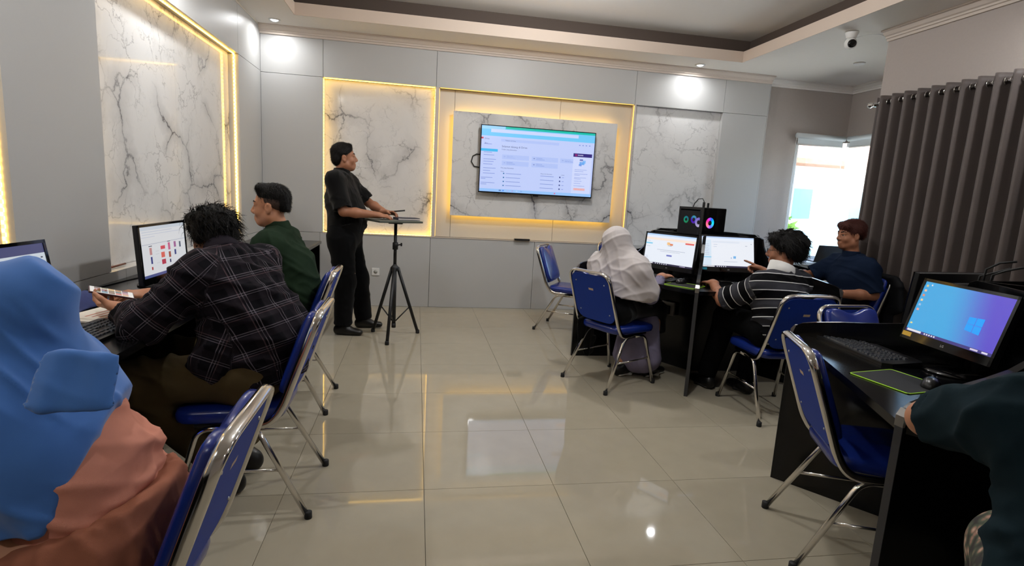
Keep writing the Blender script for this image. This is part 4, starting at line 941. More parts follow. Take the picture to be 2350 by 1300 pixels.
# ---- cloth, skin and hair materials
M_skin = mat('skin_brown', (150, 100, 74), .5, 0, .4, noise=.06, nscale=30, bump=.08, bscale=600)
M_skin2 = mat('skin_tan', (176, 122, 92), .5, 0, .4, noise=.06, nscale=30, bump=.08, bscale=600)
M_lips = mat('lips', (128, 74, 62), .45, noise=.05, nscale=60)
M_eye = mat('eye_white', (190, 182, 172), .3); M_iris = mat('iris_dark', (28, 18, 14), .1)
def hair_mat(name, rgb_, rgb2):
    m = mat(name, rgb_, .6, 0, .18); t = m.node_tree; b = t.nodes['Principled BSDF']; tc = N(m, 'ShaderNodeTexCoord')
    mp = N(m, 'ShaderNodeMapping'); mp.inputs['Scale'].default_value = (260, 260, 40); n = N(m, 'ShaderNodeTexNoise'); n.inputs['Scale'].default_value = 1.; n.inputs['Detail'].default_value = 3
    t.links.new(tc.outputs['Object'], mp.inputs['Vector']); t.links.new(mp.outputs[0], n.inputs['Vector'])
    mx = N(m, 'ShaderNodeMix', data_type='RGBA'); mx.inputs['A'].default_value = lin(rgb_)+(1,); mx.inputs['B'].default_value = lin(rgb2)+(1,); t.links.new(n.outputs['Fac'], mx.inputs['Factor']); t.links.new(mx.outputs['Result'], b.inputs['Base Color'])
    bp = N(m, 'ShaderNodeBump'); bp.inputs['Strength'].default_value = .7; bp.inputs['Distance'].default_value = .004; t.links.new(n.outputs['Fac'], bp.inputs['Height']); t.links.new(bp.outputs[0], b.inputs['Normal'])
    return m
M_hair = hair_mat('black_hair', (7, 6, 6), (18, 15, 14)); M_hairbr = hair_mat('reddish_hair', (34, 18, 16), (86, 44, 36))
def cloth_mat(name, rgb_, rough=.88, noise=.08, bump=.35, sheen=0., scale=1400): return mat(name, rgb_, rough, 0, .07, noise=noise, nscale=14, bump=bump, bscale=scale, sheen=sheen)
def lines_mat(name, base, specs):
    """specs: (axis, period, offset, width, colour, strength)"""
    m = cloth_mat(name, base); t = m.node_tree; L = t.links.new; b = t.nodes['Principled BSDF']; a = N(m, 'ShaderNodeAttribute', attribute_name='cc'); sp_ = N(m, 'ShaderNodeSeparateXYZ'); L(a.outputs['Vector'], sp_.inputs[0])
    prev = b.inputs['Base Color'].links[0].from_socket if b.inputs['Base Color'].links else None
    for ax, per, off, wd, col, st in specs:
        d = N(m, 'ShaderNodeMath', operation='MULTIPLY_ADD'); L(sp_.outputs[ax], d.inputs[0]); d.inputs[1].default_value = 1/per; d.inputs[2].default_value = off
        fr = N(m, 'ShaderNodeMath', operation='FRACT'); L(d.outputs[0], fr.inputs[0]); lt = N(m, 'ShaderNodeMath', operation='LESS_THAN'); L(fr.outputs[0], lt.inputs[0]); lt.inputs[1].default_value = wd/per
        mu = N(m, 'ShaderNodeMath', operation='MULTIPLY'); L(lt.outputs[0], mu.inputs[0]); mu.inputs[1].default_value = st
        mx = N(m, 'ShaderNodeMix', data_type='RGBA'); L(mu.outputs[0], mx.inputs['Factor']); mx.inputs['B'].default_value = lin(col)+(1,)
        if prev is not None: L(prev, mx.inputs['A'])
        prev = mx.outputs['Result']
    L(prev, b.inputs['Base Color']); return m
# ---- body pieces
def basis(fwd, up):
    f = unit(fwd); r = unit(np.cross(f, unit(up))); u = np.cross(r, f); return np.stack([r, f, u])  # rows: right, forward, up
def strands(part, seed, n, L, flow, lift=.35, w=.0011, zmin=None):
    """thin tapering blades of hair rooted on a hair surface"""
    v, q, c = part; rs = np.random.RandomState(seed); fl_ = unit(flow)
    f = q[rs.randint(0, len(q), n)]; a = rs.rand(n, 1); b = rs.rand(n, 1)
    p = (v[f[:, 0]]*(1-a)+v[f[:, 1]]*a)*(1-b)+(v[f[:, 3]]*(1-a)+v[f[:, 2]]*a)*b
    nr = np.cross(v[f[:, 2]]-v[f[:, 0]], v[f[:, 3]]-v[f[:, 1]]); nr /= np.linalg.norm(nr, axis=1, keepdims=True)+1e-12
    t = fl_+rs.normal(size=(n, 3))*.35; t = t-nr*(t*nr).sum(1, keepdims=True); t /= np.linalg.norm(t, axis=1, keepdims=True)+1e-9
    s = np.cross(t, nr); ll = L*(.5+rs.rand(n, 1)); up = lift*rs.rand(n, 1)
    m = p+t*ll*.5+nr*ll*up*.7; e_ = p+t*ll+nr*ll*up*.75; p = p-nr*.001
    vs = np.concatenate([p-s*w, p+s*w, m+s*w*.8, m-s*w*.8, e_+s*w*.15, e_-s*w*.15]); i = np.arange(n)
    return vs, np.concatenate([np.stack([i, i+n, i+2*n, i+3*n], 1), np.stack([i+3*n, i+2*n, i+4*n, i+5*n], 1)]), None
class Head:
    def __init__(s, c, fwd, up=(0, 0, 1), sc=1.0): s.c = V(c); s.B = basis(fwd, up); s.k = sc
    def w(s, x, y, z): return s.c+s.k*(V(x, y, z)@s.B)
    def ball(s, c, r, k=.012, op='u'): return BALL(s.w(*c), V(r)*s.k if not np.isscalar(r) else r*s.k, s.B, k, op)
    def cap(s, a, b, r0, r1=None, k=.012, op='u', lat=None): return E(s.w(*a), s.w(*b), r0*s.k if np.isscalar(r0) else (r0[0]*s.k, r0[1]*s.k), None if r1 is None else (r1*s.k if np.isscalar(r1) else (r1[0]*s.k, r1[1]*s.k)), None if lat is None else V(lat)@s.B, k, op)
    def skin(s, neck):
        H = [s.ball((0, -.012, .036), (.073, .092, .08)), s.ball((0, .026, -.028), (.058, .064, .082), .03), s.ball((0, .056, -.088), (.027, .026, .022), .03), s.cap((-.038, .0, -.065), (.038, .0, -.065), .034, k=.03)]
        for q in (-1, 1): H += [s.ball((q*.036, .052, -.032), (.024, .03, .026), .02), s.ball((q*.012, .094, -.034), .0095, .008)]
        H += [s.cap((-.036, .07, .022), (.036, .07, .022), .0135, k=.015), s.cap((0, .083, .014), (0, .104, -.026), .008, .0115, k=.012), s.cap((-.018, .082, -.06), (.018, .082, -.06), .0085, k=.01), s.cap((-.015, .081, -.074), (.015, .081, -.074), .009, k=.01)]
        for q in (-1, 1): H += [s.cap((q*.047, .002, -.055), (q*.014, .055, -.09), .02, .016, k=.025), s.cap((q*.016, .0835, .009), (q*.045, .075, .008), .0055, .005, k=.006), s.cap((q*.018, .081, -.009), (q*.043, .075, -.008), .004, k=.006)]
        for q in (-1, 1): H += [s.ball((q*.031, .094, .0), (.016, .0125, .0085), .006, 's')]
        for q in (-1, 1): H += [s.ball((q*.077, -.008, -.010), (.010, .021, .031), .005), s.ball((q*.072, -.004, -.034), (.009, .011, .012), .005), s.ball((q*.089, -.004, -.006), (.009, .013, .021), .004, 's')]
        H += [E(s.w(0, -.012, -.06), neck, .053*s.k, .058, k=.03)]
        return H
    def eyes(s, parent):
        mesh_obj('lips', [sdf_mesh(s.lips(), .0025, 1)], M_lips, parent)
        for q in (-1, 1):
            e_ = MB(); u_ = 12
            ob = MB().lathe([(0, -.0118)]+[(.0118*math.cos(a), .0118*math.sin(a)) for a in np.linspace(-1.2, 1.2, 7)]+[(0, .0118)], (0, 0, 0), 14).build('eye', M_eye, parent)
            wm = Matrix(((*[s.B[0][0], s.B[1][0], s.B[2][0]], s.w(q*.031, .0705, .0)[0]), (s.B[0][1], s.B[1][1], s.B[2][1], s.w(q*.031, .0705, .0)[1]), (s.B[0][2], s.B[1][2], s.B[2][2], s.w(q*.031, .0705, .0)[2]), (0, 0, 0, 1)))
            ob.data.transform(Matrix.Translation(-Vector(parent.location)) @ wm)
            ir = MB().lathe([(0, .0095), (.006, .0098), (.0045, .0115), (0, .0122)], (0, 0, 0), 12, 'y').build('iris', M_iris, ob); ir.data.transform(Matrix.Translation(-Vector(parent.location)) @ wm)
    def brows(s): return [s.cap((q*.014, .0865, .024), (q*.034, .0815, .03), .0052, .005, k=.003) for q in (-1, 1)]+[s.cap((q*.034, .0815, .03), (q*.052, .070, .027), .005, .003, k=.003) for q in (-1, 1)]+[s.cap((q*.018, .0855, .0055), (q*.046, .0775, .004), .0024, .002, k=.002) for q in (-1, 1)]
    def lips(s): return [s.cap((-.017, .0855, -.0625), (.017, .0855, -.0625), (.006, .0042), (.005, .0042), .003), s.cap((-.014, .0865, -.0715), (.014, .0865, -.0715), (.006, .0052), (.005, .005), .003)]
def hand(wr, d, back, thumb, curl=(.35, .4, .3), spread=.06, tc=.3, point=False, scale=1.0):
    """prims of a hand: wrist point, finger direction, back-of-hand normal, thumb side (+1/-1)"""
    y = unit(d); z = unit(V(back)-y*(V(back)@y)); x = np.cross(y, z)*thumb; S = scale
    w = lambda a, b, c: V(wr)+S*(a*x+b*y+c*z)
    P_ = [E(w(0, -.03, 0), w(0, .02, 0), (.027*S, .02*S), (.034*S, .016*S), x, k=.015), E(w(.002, .015, 0), w(.0, .078, 0), (.036*S, .0155*S), (.040*S, .0125*S), x, k=.015), E(w(.018, .012, -.008), w(.03, .045, -.008), .016*S, .012*S, k=.012)]
    fx = (.030, .0105, -.0095, -.028); fl_ = (.070, .078, .072, .057)
    for i in range(4):
        cu = curl if not (point and i == 0) else (.05, .08, .05)
        if point and i > 0: cu = (1.0, 1.2, .7)
        p = w(fx[i], .082-(.004 if i in (0, 2) else .010 if i == 3 else 0), 0); a = 0; dx = (1.5-i)*spread
        for sgm, (fr, c_) in enumerate(zip((.44, .31, .25), cu)):
            a += c_; dd = unit(y*math.cos(a)-z*math.sin(a)+x*dx*math.cos(a)); q = p+dd*fl_[i]*fr*S; r_ = (.0092, .0082, .0076, .0066); P_.append(E(p, q, r_[sgm]*S, r_[sgm+1]*S, k=.005)); p = q
    p = w(.03, .022, -.006); q = p+S*.042*unit(x*.75+y*.62-z*(.25+tc)); e_ = q+S*.03*unit(x*.35+y*.85-z*(.2+tc)); P_ += [E(p, q, .0125*S, .0105*S, k=.012), E(q, e_, .0102*S, .0078*S, k=.005)]
    return P_
def limb(a, b, r0, r1, k=.02, s0=None): return E(a, b, r0, r1, None, k, 'u', s0)
def mid(a, b, t=.5): return V(a)*(1-t)+V(b)*t
def torso(J, g=0., s0=0., hw=.155, ww=.14, cw=.155, hd=.115, wd=.1, cdp=.105):
    lat = unit(V(J['shR'])-V(J['shL'])); wa = mid(J['pel'], J['chest'], .5)+V(J.get('wo', (0, 0, 0)))
    l1 = np.linalg.norm(wa-J['pel']); l2 = np.linalg.norm(V(J['chest'])-wa); sh = mid(J['shL'], J['shR']); l3 = np.linalg.norm(sh-J['chest'])
    T = [E(J['pel'], wa, (hw+g, hd+g), (ww+g, wd+g), lat, .05, 'u', s0), E(wa, J['chest'], (ww+g, wd+g), (cw+g, cdp+g), lat, .05, 'u', s0+l1), E(J['chest'], mid(J['chest'], sh, .75), (cw+g, cdp+g), (cw*.85+g, .08+g), lat, .05, 'u', s0+l1+l2)]
    cf = E(J['pel'], J['neck'], (hw, hd), (cw, cdp), lat, s0=s0)
    for q in ('shL', 'shR'):
        T += [E(mid(J['chest'], J[q], .55), J[q], (.075+g, .07+g), .052+g, None, .05, 'u', s0+l1+l2+l3*.6), E(mid(sh, J['neck'], .6), mid(J[q], J['neck'], .22), .05+g, .045+g, None, .05, 'u', s0+l1+l2+l3)]
    for q in T: q['cf'] = cf
    return T
def sleeve(sh, el, wr, frac, r0, r1, r2, s0=0, shell=True):
    """frac <=1: ends on the upper arm, 1..2: on the forearm"""
    sh, el, wr = V(sh), V(el), V(wr); lt_ = np.cross(el-sh, wr-el); lt_ = lt_ if np.linalg.norm(lt_) > 1e-4 else None; out = []; L1 = np.linalg.norm(el-sh)
    if frac <= 1:
        e_ = mid(sh, el, frac); out.append(E(sh, e_, r0, r0+(r1-r0), lt_, .05, 'u', s0)); d = unit(el-sh); re = r1
    else:
        out += [E(sh, el, r0, r1, lt_, .05, 'u', s0), E(el, mid(el, wr, frac-1), r1, r2, lt_, .03, 'u', s0+L1)]; e_ = mid(el, wr, frac-1); d = unit(wr-el); re = r2
    cut = [dict(t='e', A=e_+d*.0, B=e_+d*.12, r0=(re*1.35, re*1.35), r1=(re*1.35, re*1.35), lat=None, k=.003, op='s', s0=None, kz=.02)]
    if shell: cut += [E(e_-d*.035, e_+d*.06, re*.84, re*.86, k=.004, op='s')]
    return out, cut
def collar(neck, head, r, h, fwd):
    up = unit(V(head)-V(neck)); n = V(neck); f = unit(fwd)
    P_ = [E(n-up*.005, n+up*h, r+.012, r+.004, k=.01), E(n-up*.05, n+up*(h+.1), r-.002, r-.004, k=.004, op='s'), CUT(n+up*h*.95, up-f*.25), CUT(n-up*.035, -up)]
    return P_
def person(base, label): return thing('person', label, 'person', (base[0], base[1], 0), 0, 'people in the computer room')
def shoe(parent, an, toe, material, name='shoe', sole=None, w=.042, z0=0.):
    an, toe = V(an), V(toe); f = unit(V(toe[0]-an[0], toe[1]-an[1], 0)); L = .19; h = V(an[0], an[1], z0)-f*.05; s = np.cross(f, (0, 0, 1))
    P_ = [E(h+(0, 0, .042), h+f*.09+(0, 0, .045), (w*.82, .042), (w*.9, .044), s), E(h+f*.09+(0, 0, .04), h+f*.2+(0, 0, .028), (w*.98, .04), (w*.9, .026), s), E(h+f*.03+(0, 0, .06), an+V(0, 0, -.02), .044, .045, k=.03), CUT(h+V(0, 0, .001), (0, 0, -1))]
    o = mesh_obj(name, [sdf_mesh(P_, .006, 2)], material, parent)
    if sole:
        q = [E(h+(0, 0, .012), h+f*.1+(0, 0, .012), (w*.95, .012), (w*1.02, .012), s), E(h+f*.1+(0, 0, .012), h+f*.215+(0, 0, .012), (w*1.02, .012), (w*.85, .012), s)]
        mesh_obj('sole', [sdf_mesh(q, .006, 1)], sole, o)
    return o
M_shoe = mat('black_leather', (16, 15, 15), .4, noise=.1, nscale=60); M_sole = mat('white_sole', (206, 204, 198), .6)

# ------------------------------------------------------------------ people
def arms_skin(J, r=(.047, .04, .03)):
    P_ = []
    for s in 'LR': P_ += [limb(J['sh'+s], J['el'+s], r[0], r[1]), limb(J['el'+s], J['wr'+s], r[1], r[2])]
    return P_
def legs_core(J, r=(.075, .055, .04)):
    P_ = []
    for s in 'LR': P_ += [limb(J['hip'+s], J['kn'+s], r[0], r[1]), limb(J['kn'+s], J['an'+s], r[1], r[2])]
    return P_
def body(t, J, H, hands, skin):
    """one body mesh: head and neck, hands with forearms, and the covered trunk and limbs"""
    parts = [sdf_mesh(H.skin(J['neck']), .0045, 2)]
    core = torso(J, -.012)+arms_skin(J, (.04, .036, .026))+legs_core(J)+[E(mid(J['neck'], J['chest'], .3), J['neck'], .06, .054)]
    parts.append(sdf_mesh(core, .014, 2))
    for s, hp in hands.items():
        fa = [E(mid(J['el'+s], J['sh'+s], .35), J['el'+s], .041, .038, k=.02), E(J['el'+s], mid(J['el'+s], J['wr'+s], .35), .039, .041, k=.02), E(mid(J['el'+s], J['wr'+s], .35), J['wr'+s], .041, .027, k=.02)]
        parts.append(sdf_mesh(fa+hp, .004, 2))
    return mesh_obj('body', parts, skin, t)
def shirt(t, J, material, frac=.8, g=.018, name='shirt', r=(.068, .066, .045), hem=None, disp=None, vox=.008, neckr=.062, torso_kw={}, extra=[], fwd=(1, 0, 0), s0=0.):
    P_ = torso(J, g, s0, **torso_kw); cuts = []
    for s in 'LR':
        o, c = sleeve(J['sh'+s], J['el'+s], J['wr'+s], frac, *r); P_ += o; cuts += c
    P_ = P_+extra+cuts+[E(J['neck'], V(J['neck'])+.12*unit(V(J['head'])-V(J['neck'])), neckr, neckr+.01, k=.01, op='s')]
    if hem is not None: P_ += [CUT(*hem)]
    return mesh_obj(name, [sdf_mesh(P_, vox, 2, disp, True)], material, t)
def trousers(t, J, material, r=(.098, .082, .066), g=.012, top=None, disp=None, name='trousers', torso_kw={}):
    P_ = [E(J['hipL'], J['hipR'], (.11+g, .12+g), None, None, .04), E(J['pel'], mid(J['pel'], J['chest'], .3), (torso_kw.get('hw', .155)+g-.004, torso_kw.get('hd', .115)+g-.004), (torso_kw.get('ww', .14)+g-.006, torso_kw.get('wd', .1)+g-.006), unit(V(J['shR'])-V(J['shL'])), .04)]
    for s in 'LR':
        d = unit(V(J['an'+s])-V(J['kn'+s])); P_ += [E(J['hip'+s], J['kn'+s], r[0], r[1], None, .045, 'u', 0.), E(J['kn'+s], V(J['an'+s])+d*.0, r[1], r[2], None, .04, 'u', .45)]
        P_ += [dict(t='e', A=V(J['an'+s])+d*.012, B=V(J['an'+s])+d*.2, r0=(.12, .12), r1=(.12, .12), lat=None, k=.003, op='s', s0=None, kz=.02)]
    if top is not None: P_ += [CUT(*top)]
    return mesh_obj(name, [sdf_mesh(P_, .009, 2, disp, True)], material, t)

# ---- presenter standing at the tripod
def presenter():
    t = person((1.05, 5.08), 'standing man in black short-sleeved shirt and trousers leaning on the tripod board')
    J = dict(pel=V(.985, 5.08, .90), chest=V(.965, 5.08, 1.2), neck=V(.955, 5.07, 1.435), shR=V(.92, 4.89, 1.365), shL=V(.985, 5.26, 1.365), wo=V(.035, 0, 0))
    J['head'] = at(790, 362, y=5.07); J['elR'] = at(788, 486, y=4.84); J['wrR'] = at(868, 494, y=4.9); J['elL'] = at(846, 466, y=5.28); J['wrL'] = at(884, 488, y=5.1)
    J.update(hipR=V(.97, 4.98, .86), hipL=V(1.0, 5.18, .86), knR=V(1.0, 4.98, .48), knL=V(1.09, 5.22, .48), anR=V(.985, 4.99, .1), anL=V(1.14, 5.26, .1))
    H = Head(J['head'], (1, .22, .10))
    hR = hand(J['wrR'], V(1, .28, -.12), V(.1, -.3, 1), -1, (.35, .45, .35), .07); hL = hand(J['wrL'], V(1, -.25, -.02), V(.1, .5, 1), 1, (.5, .6, .4), .05)
    body(t, J, H, {'R': hR, 'L': hL}, M_skin); H.eyes(t)
    mesh_obj('eyebrows', [sdf_mesh(H.brows(), .0025, 1)], M_hair, t)
    hair = [H.ball((0, -.016, .05), (.079, .096, .082)), H.ball((0, -.06, .0), (.07, .05, .07)), H.cap((-.04, .05, .098), (.04, .05, .098), .016, k=.03), H.ball((0, .1, -.005), (.09, .075, .072), .012, 's'), H.cap((0, .03, -.08), (0, .05, -.02), .078, .078, .01, 's')]
    for q in (-1, 1): hair += [H.ball((q*.08, .0, -.03), (.03, .03, .04), .006, 's')]
    hs_ = sdf_mesh(hair, .0038, 1, None); mesh_obj('hair', [hs_, strands(hs_, 1, 3200, 0.018, -H.B[2]*.6-H.B[1]*.5, 0.45)], M_hair, t)
    bl = cloth_mat('black_cotton', (9, 8, 8), .8, sheen=.1); kw = dict(hw=.165, ww=.165, cw=.165, hd=.135, wd=.145, cdp=.125)
    sm = folds(5, .006, [((.2, .3, 1), .09, 1), ((1, .5, .6), .07, .7), ((.3, 1, .4), .05, .5)])
    shirt(t, J, bl, .92, .016, r=(.068, .078, .05), hem=((0, 0, .80), (0, 0, -1)), disp=sm, torso_kw=kw)
    mesh_obj('collar', [sdf_mesh(collar(J['neck'], J['head'], .062, .045, (1, .2, 0)), .005, 1)], bl, t)
    for k in range(4): MB().lathe([(0, -.003), (.005, -.002), (.005, .002), (0, .003)], (1.115+.012*k-t.location.x, 5.06-t.location.y, 1.33-.09*k), 10, 'x').build('button', mat('dark_button', (50, 46, 44), .3), t)
    tr = cloth_mat('black_trouser_cloth', (7, 7, 8), .85, sheen=.05)
    trousers(t, J, tr, (.112, .092, .078), disp=folds(8, .004, [((.3, .2, 1), .1, 1), ((1, .2, .7), .08, .8)]), torso_kw=dict(hw=.165, hd=.13, ww=.16, wd=.13))
    shoe(t, J['anR'], J['anR']+V(.2, -.03, 0), M_shoe); shoe(t, J['anL'], J['anL']+V(.2, .02, 0), M_shoe)
    pn = MB().tube([V(J['wrL'])+V(.06, -.03, .012), V(J['wrL'])+V(.175, -.035, .028)], .0065, None, (0, 0, 1), 8).build('pen', M_plast); tag(pn, 'black pen held by the standing man', 'pen')
presenter()

# ---- man in the green shirt
def green_man():
    t = person((.86, 3.4), 'seated man in a dark green shirt looking sideways at the wall desk')
    J = dict(pel=V(.90, 3.41, .575), chest=V(.875, 3.42, .83), neck=V(.815, 3.41, 1.06), shL=V(.80, 3.23, .975), shR=V(.82, 3.6, .975), wo=V(.02, 0, 0), elL=V(.62, 3.17, .79), elR=V(.6, 3.66, .80), wrL=V(.42, 3.3, .795), wrR=V(.4, 3.55, .795))
    J['head'] = at(622, 474, y=3.41); J.update(hipL=V(.88, 3.32, .56), hipR=V(.88, 3.5, .56), knL=V(.5, 3.28, .54), knR=V(.5, 3.55, .54), anL=V(.52, 3.3, .1), anR=V(.52, 3.55, .1))
    H = Head(J['head'], (-1, .06, -.04))
    body(t, J, H, {'L': hand(J['wrL'], (-1, .2, -.1), (0, 0, 1), -1), 'R': hand(J['wrR'], (-1, -.2, -.1), (0, 0, 1), 1)}, M_skin2); H.eyes(t)
    mesh_obj('eyebrows', [sdf_mesh(H.brows(), .0025, 1)], M_hair, t)
    hair = [H.ball((0, -.02, .056), (.075, .095, .078)), H.cap((-.035, .05, .106), (.035, .05, .106), .022, k=.03), H.ball((0, -.075, .02), (.06, .034, .07)), H.ball((0, .115, .02), (.09, .075, .07), .01, 's'), H.cap((-.2, .02, -.03), (.2, .02, -.03), .062, k=.01, op='s'), H.ball((0, .0, -.075), (.1, .2, .05), .01, 's')]
    hs_ = sdf_mesh(hair, .0038, 1, None); mesh_obj('hair', [hs_, strands(hs_, 2, 3200, 0.018, -H.B[2]*.6-H.B[1]*.5, 0.45)], M_hair, t)
    fade = [H.ball((0, -.0155, .036), (.0746, .0938, .080)), H.ball((0, .10, .0), (.12, .095, .2), .004, 's'), H.cap((-.2, .0, -.04), (.2, .0, -.04), .036, k=.01, op='s'), CUT(H.w(0, 0, -.035), -H.B[2])]
    mesh_obj('shaved_sides', [sdf_mesh(fade, .005, 1)], mat('hair_stubble', (62, 44, 36), .7, noise=.15, nscale=300), t)
    gm = cloth_mat('dark_green_cotton', (28, 42, 29), .85)
    shirt(t, J, gm, 1.9, .02, r=(.07, .062, .046), hem=((0, 0, .52), (0, 0, -1)), disp=folds(21, .008, [((.3, .4, 1), .1, 1), ((1, .3, .8), .07, .7), ((-.6, .5, 1), .06, .5)]), torso_kw=dict(hw=.165, hd=.13, wd=.115, ww=.155, cdp=.115, cw=.165))
    mesh_obj('collar', [sdf_mesh(collar(J['neck'], J['head'], .06, .05, (-1, 0, 0)), .005, 1)], gm, t)
    trousers(t, J, cloth_mat('dark_trouser', (11, 11, 12)), torso_kw=dict(hw=.16))
    shoe(t, J['anL'], J['anL']+V(-.2, 0, 0), M_shoe); shoe(t, J['anR'], J['anR']+V(-.2, 0, 0), M_shoe)
green_man()

# ---- man in the plaid shirt
def plaid_man():
    t = person((.98, 2.36), 'seated man in a dark plaid shirt bending over a phone at the wall desk')
    J = dict(pel=V(.985, 2.37, .58), chest=V(.93, 2.37, .83), neck=V(.83, 2.42, 1.035), shL=V(.80, 2.22, .965), shR=V(.93, 2.6, .965), wo=V(.06, 0, 0), elL=V(.635, 2.15, .79), elR=V(.70, 2.72, .82), wrL=V(.46, 2.37, .80), wrR=V(.47, 2.60, .815))
    J['head'] = at(489, 543, y=2.5); J.update(hipL=V(.95, 2.27, .565), hipR=V(.97, 2.47, .565), knL=V(.56, 2.2, .55), knR=V(.56, 2.55, .55), anL=V(.83, 2.36, .12), anR=V(.85, 2.56, .1))
    H = Head(J['head'], (-.72, .62, -.28), sc=.94)
    hL = hand(J['wrL'], (-.85, .45, .05), (-.1, -.3, -1), 1, (.5, .6, .3), .05); hR = hand(J['wrR'], (-.8, -.5, .08), (.2, -.1, 1), 1, (.3, .35, .25), .08)
    body(t, J, H, {'L': hL, 'R': hR}, M_skin2); H.eyes(t)
    hair = [H.ball((0, -.02, .045), (.09, .108, .09)), H.ball((0, -.065, -.005), (.08, .05, .075)), H.cap((-.05, .05, .09), (.05, .05, .09), .03, k=.03), H.ball((0, .12, -.02), (.1, .085, .085), .012, 's'), H.cap((0, .05, -.1), (0, .04, -.03), .078, .07, .01, 's')]
    for q in (-1, 1): hair += [H.ball((q*.082, -.02, .01), (.02, .035, .045)), H.ball((q*.09, .02, -.035), (.03, .03, .035), .006, 's')]
    hair += tufts(H, 33, 150, (0, -.02, .045), (.086, .104, .086), .05, .009, lambda x, y, z: (y < .045 or z > .075) and z > -.04)
    hs_ = sdf_mesh(hair, .0048, 1, None); mesh_obj('hair', [hs_, strands(hs_, 3, 2600, 0.04, -H.B[2]*.6-H.B[1]*.5, 0.6)], M_hair, t)
    B1, B2 = (150, 140, 150), (120, 96, 100)
    sp_ = []
    for ax in (0, 1): sp_ += [(ax, .074, .5, .024, (34, 29, 34), .5), (ax, .074, .0, .0026, B1, .33), (ax, .074, .12, .0026, B1, .26), (ax, .148, .62, .003, B2, .3)]
    pl = lines_mat('plaid_flannel', (15, 14, 18), sp_)
    d1 = folds(41, .0095, [((.4, .2, 1), .11, 1), ((-.5, .6, 1), .09, .8), ((1, .3, .4), .07, .5), ((.2, .8, 1), .05, .35)])
    shirt(t, J, pl, 1.72, .024, r=(.078, .074, .055), hem=((.9, 2.37, .515), (.12, 0, -1)), disp=d1, torso_kw=dict(hw=.185, hd=.15, wd=.125, ww=.175, cdp=.115, cw=.175), extra=[E(V(.92, 2.34, .78), V(.855, 2.27, .60), (.16, .10), (.165, .095), V(.3, .95, 0), .05, 'u', -.05), E(V(.99, 2.37, .5), V(.985, 2.37, .62), (.215, .165), (.2, .15), V(.3, .95, 0), .04, 'u', -.08)])
    mesh_obj('collar', [sdf_mesh(collar(J['neck'], J['head'], .06, .042, (-.9, .3, 0)), .005, 1)], cloth_mat('plaid_collar_cotton', (34, 30, 36)), t)
    trousers(t, J, cloth_mat('khaki_twill', (76, 64, 42), .85), (.108, .085, .07), torso_kw=dict(hw=.17, hd=.135), disp=folds(51, .008, [((1, .3, .4), .1, 1), ((.5, .4, 1), .07, .8)]))
    for s in 'LR': shoe(t, J['an'+s], J['an'+s]+V(-.2, .02, 0), M_shoe, 'sandal')
    ph = thing('smartphone', 'smartphone with a bright photo grid held by the man in the plaid shirt', 'phone', (.385, 2.46, .845), 0)
    ph.rotation_euler = (math.radians(16), math.radians(-8), math.radians(118))
    MB().box(-.038, .038, -.078, .078, -.004, .004, .003).build('case', mat('phone_case', (70, 40, 44), .3), ph)
    R_ = [(0, 0, 1, 1, rgb((214, 210, 206)))]; rr = random.Random(4)
    for j in range(5):
        for i in range(3): R_.append((.05+.31*i, .1+.16*j, .33+.31*i, .24+.16*j, rgb((rr.randint(90, 200), rr.randint(80, 170), rr.randint(80, 160)))))
    s_ = screen_mesh('screen', .07, .148, R_, ph); s_.data.transform(Matrix.Translation((0, 0, .0044)) @ Matrix.Rotation(-PI/2, 4, 'X'))
plaid_man()

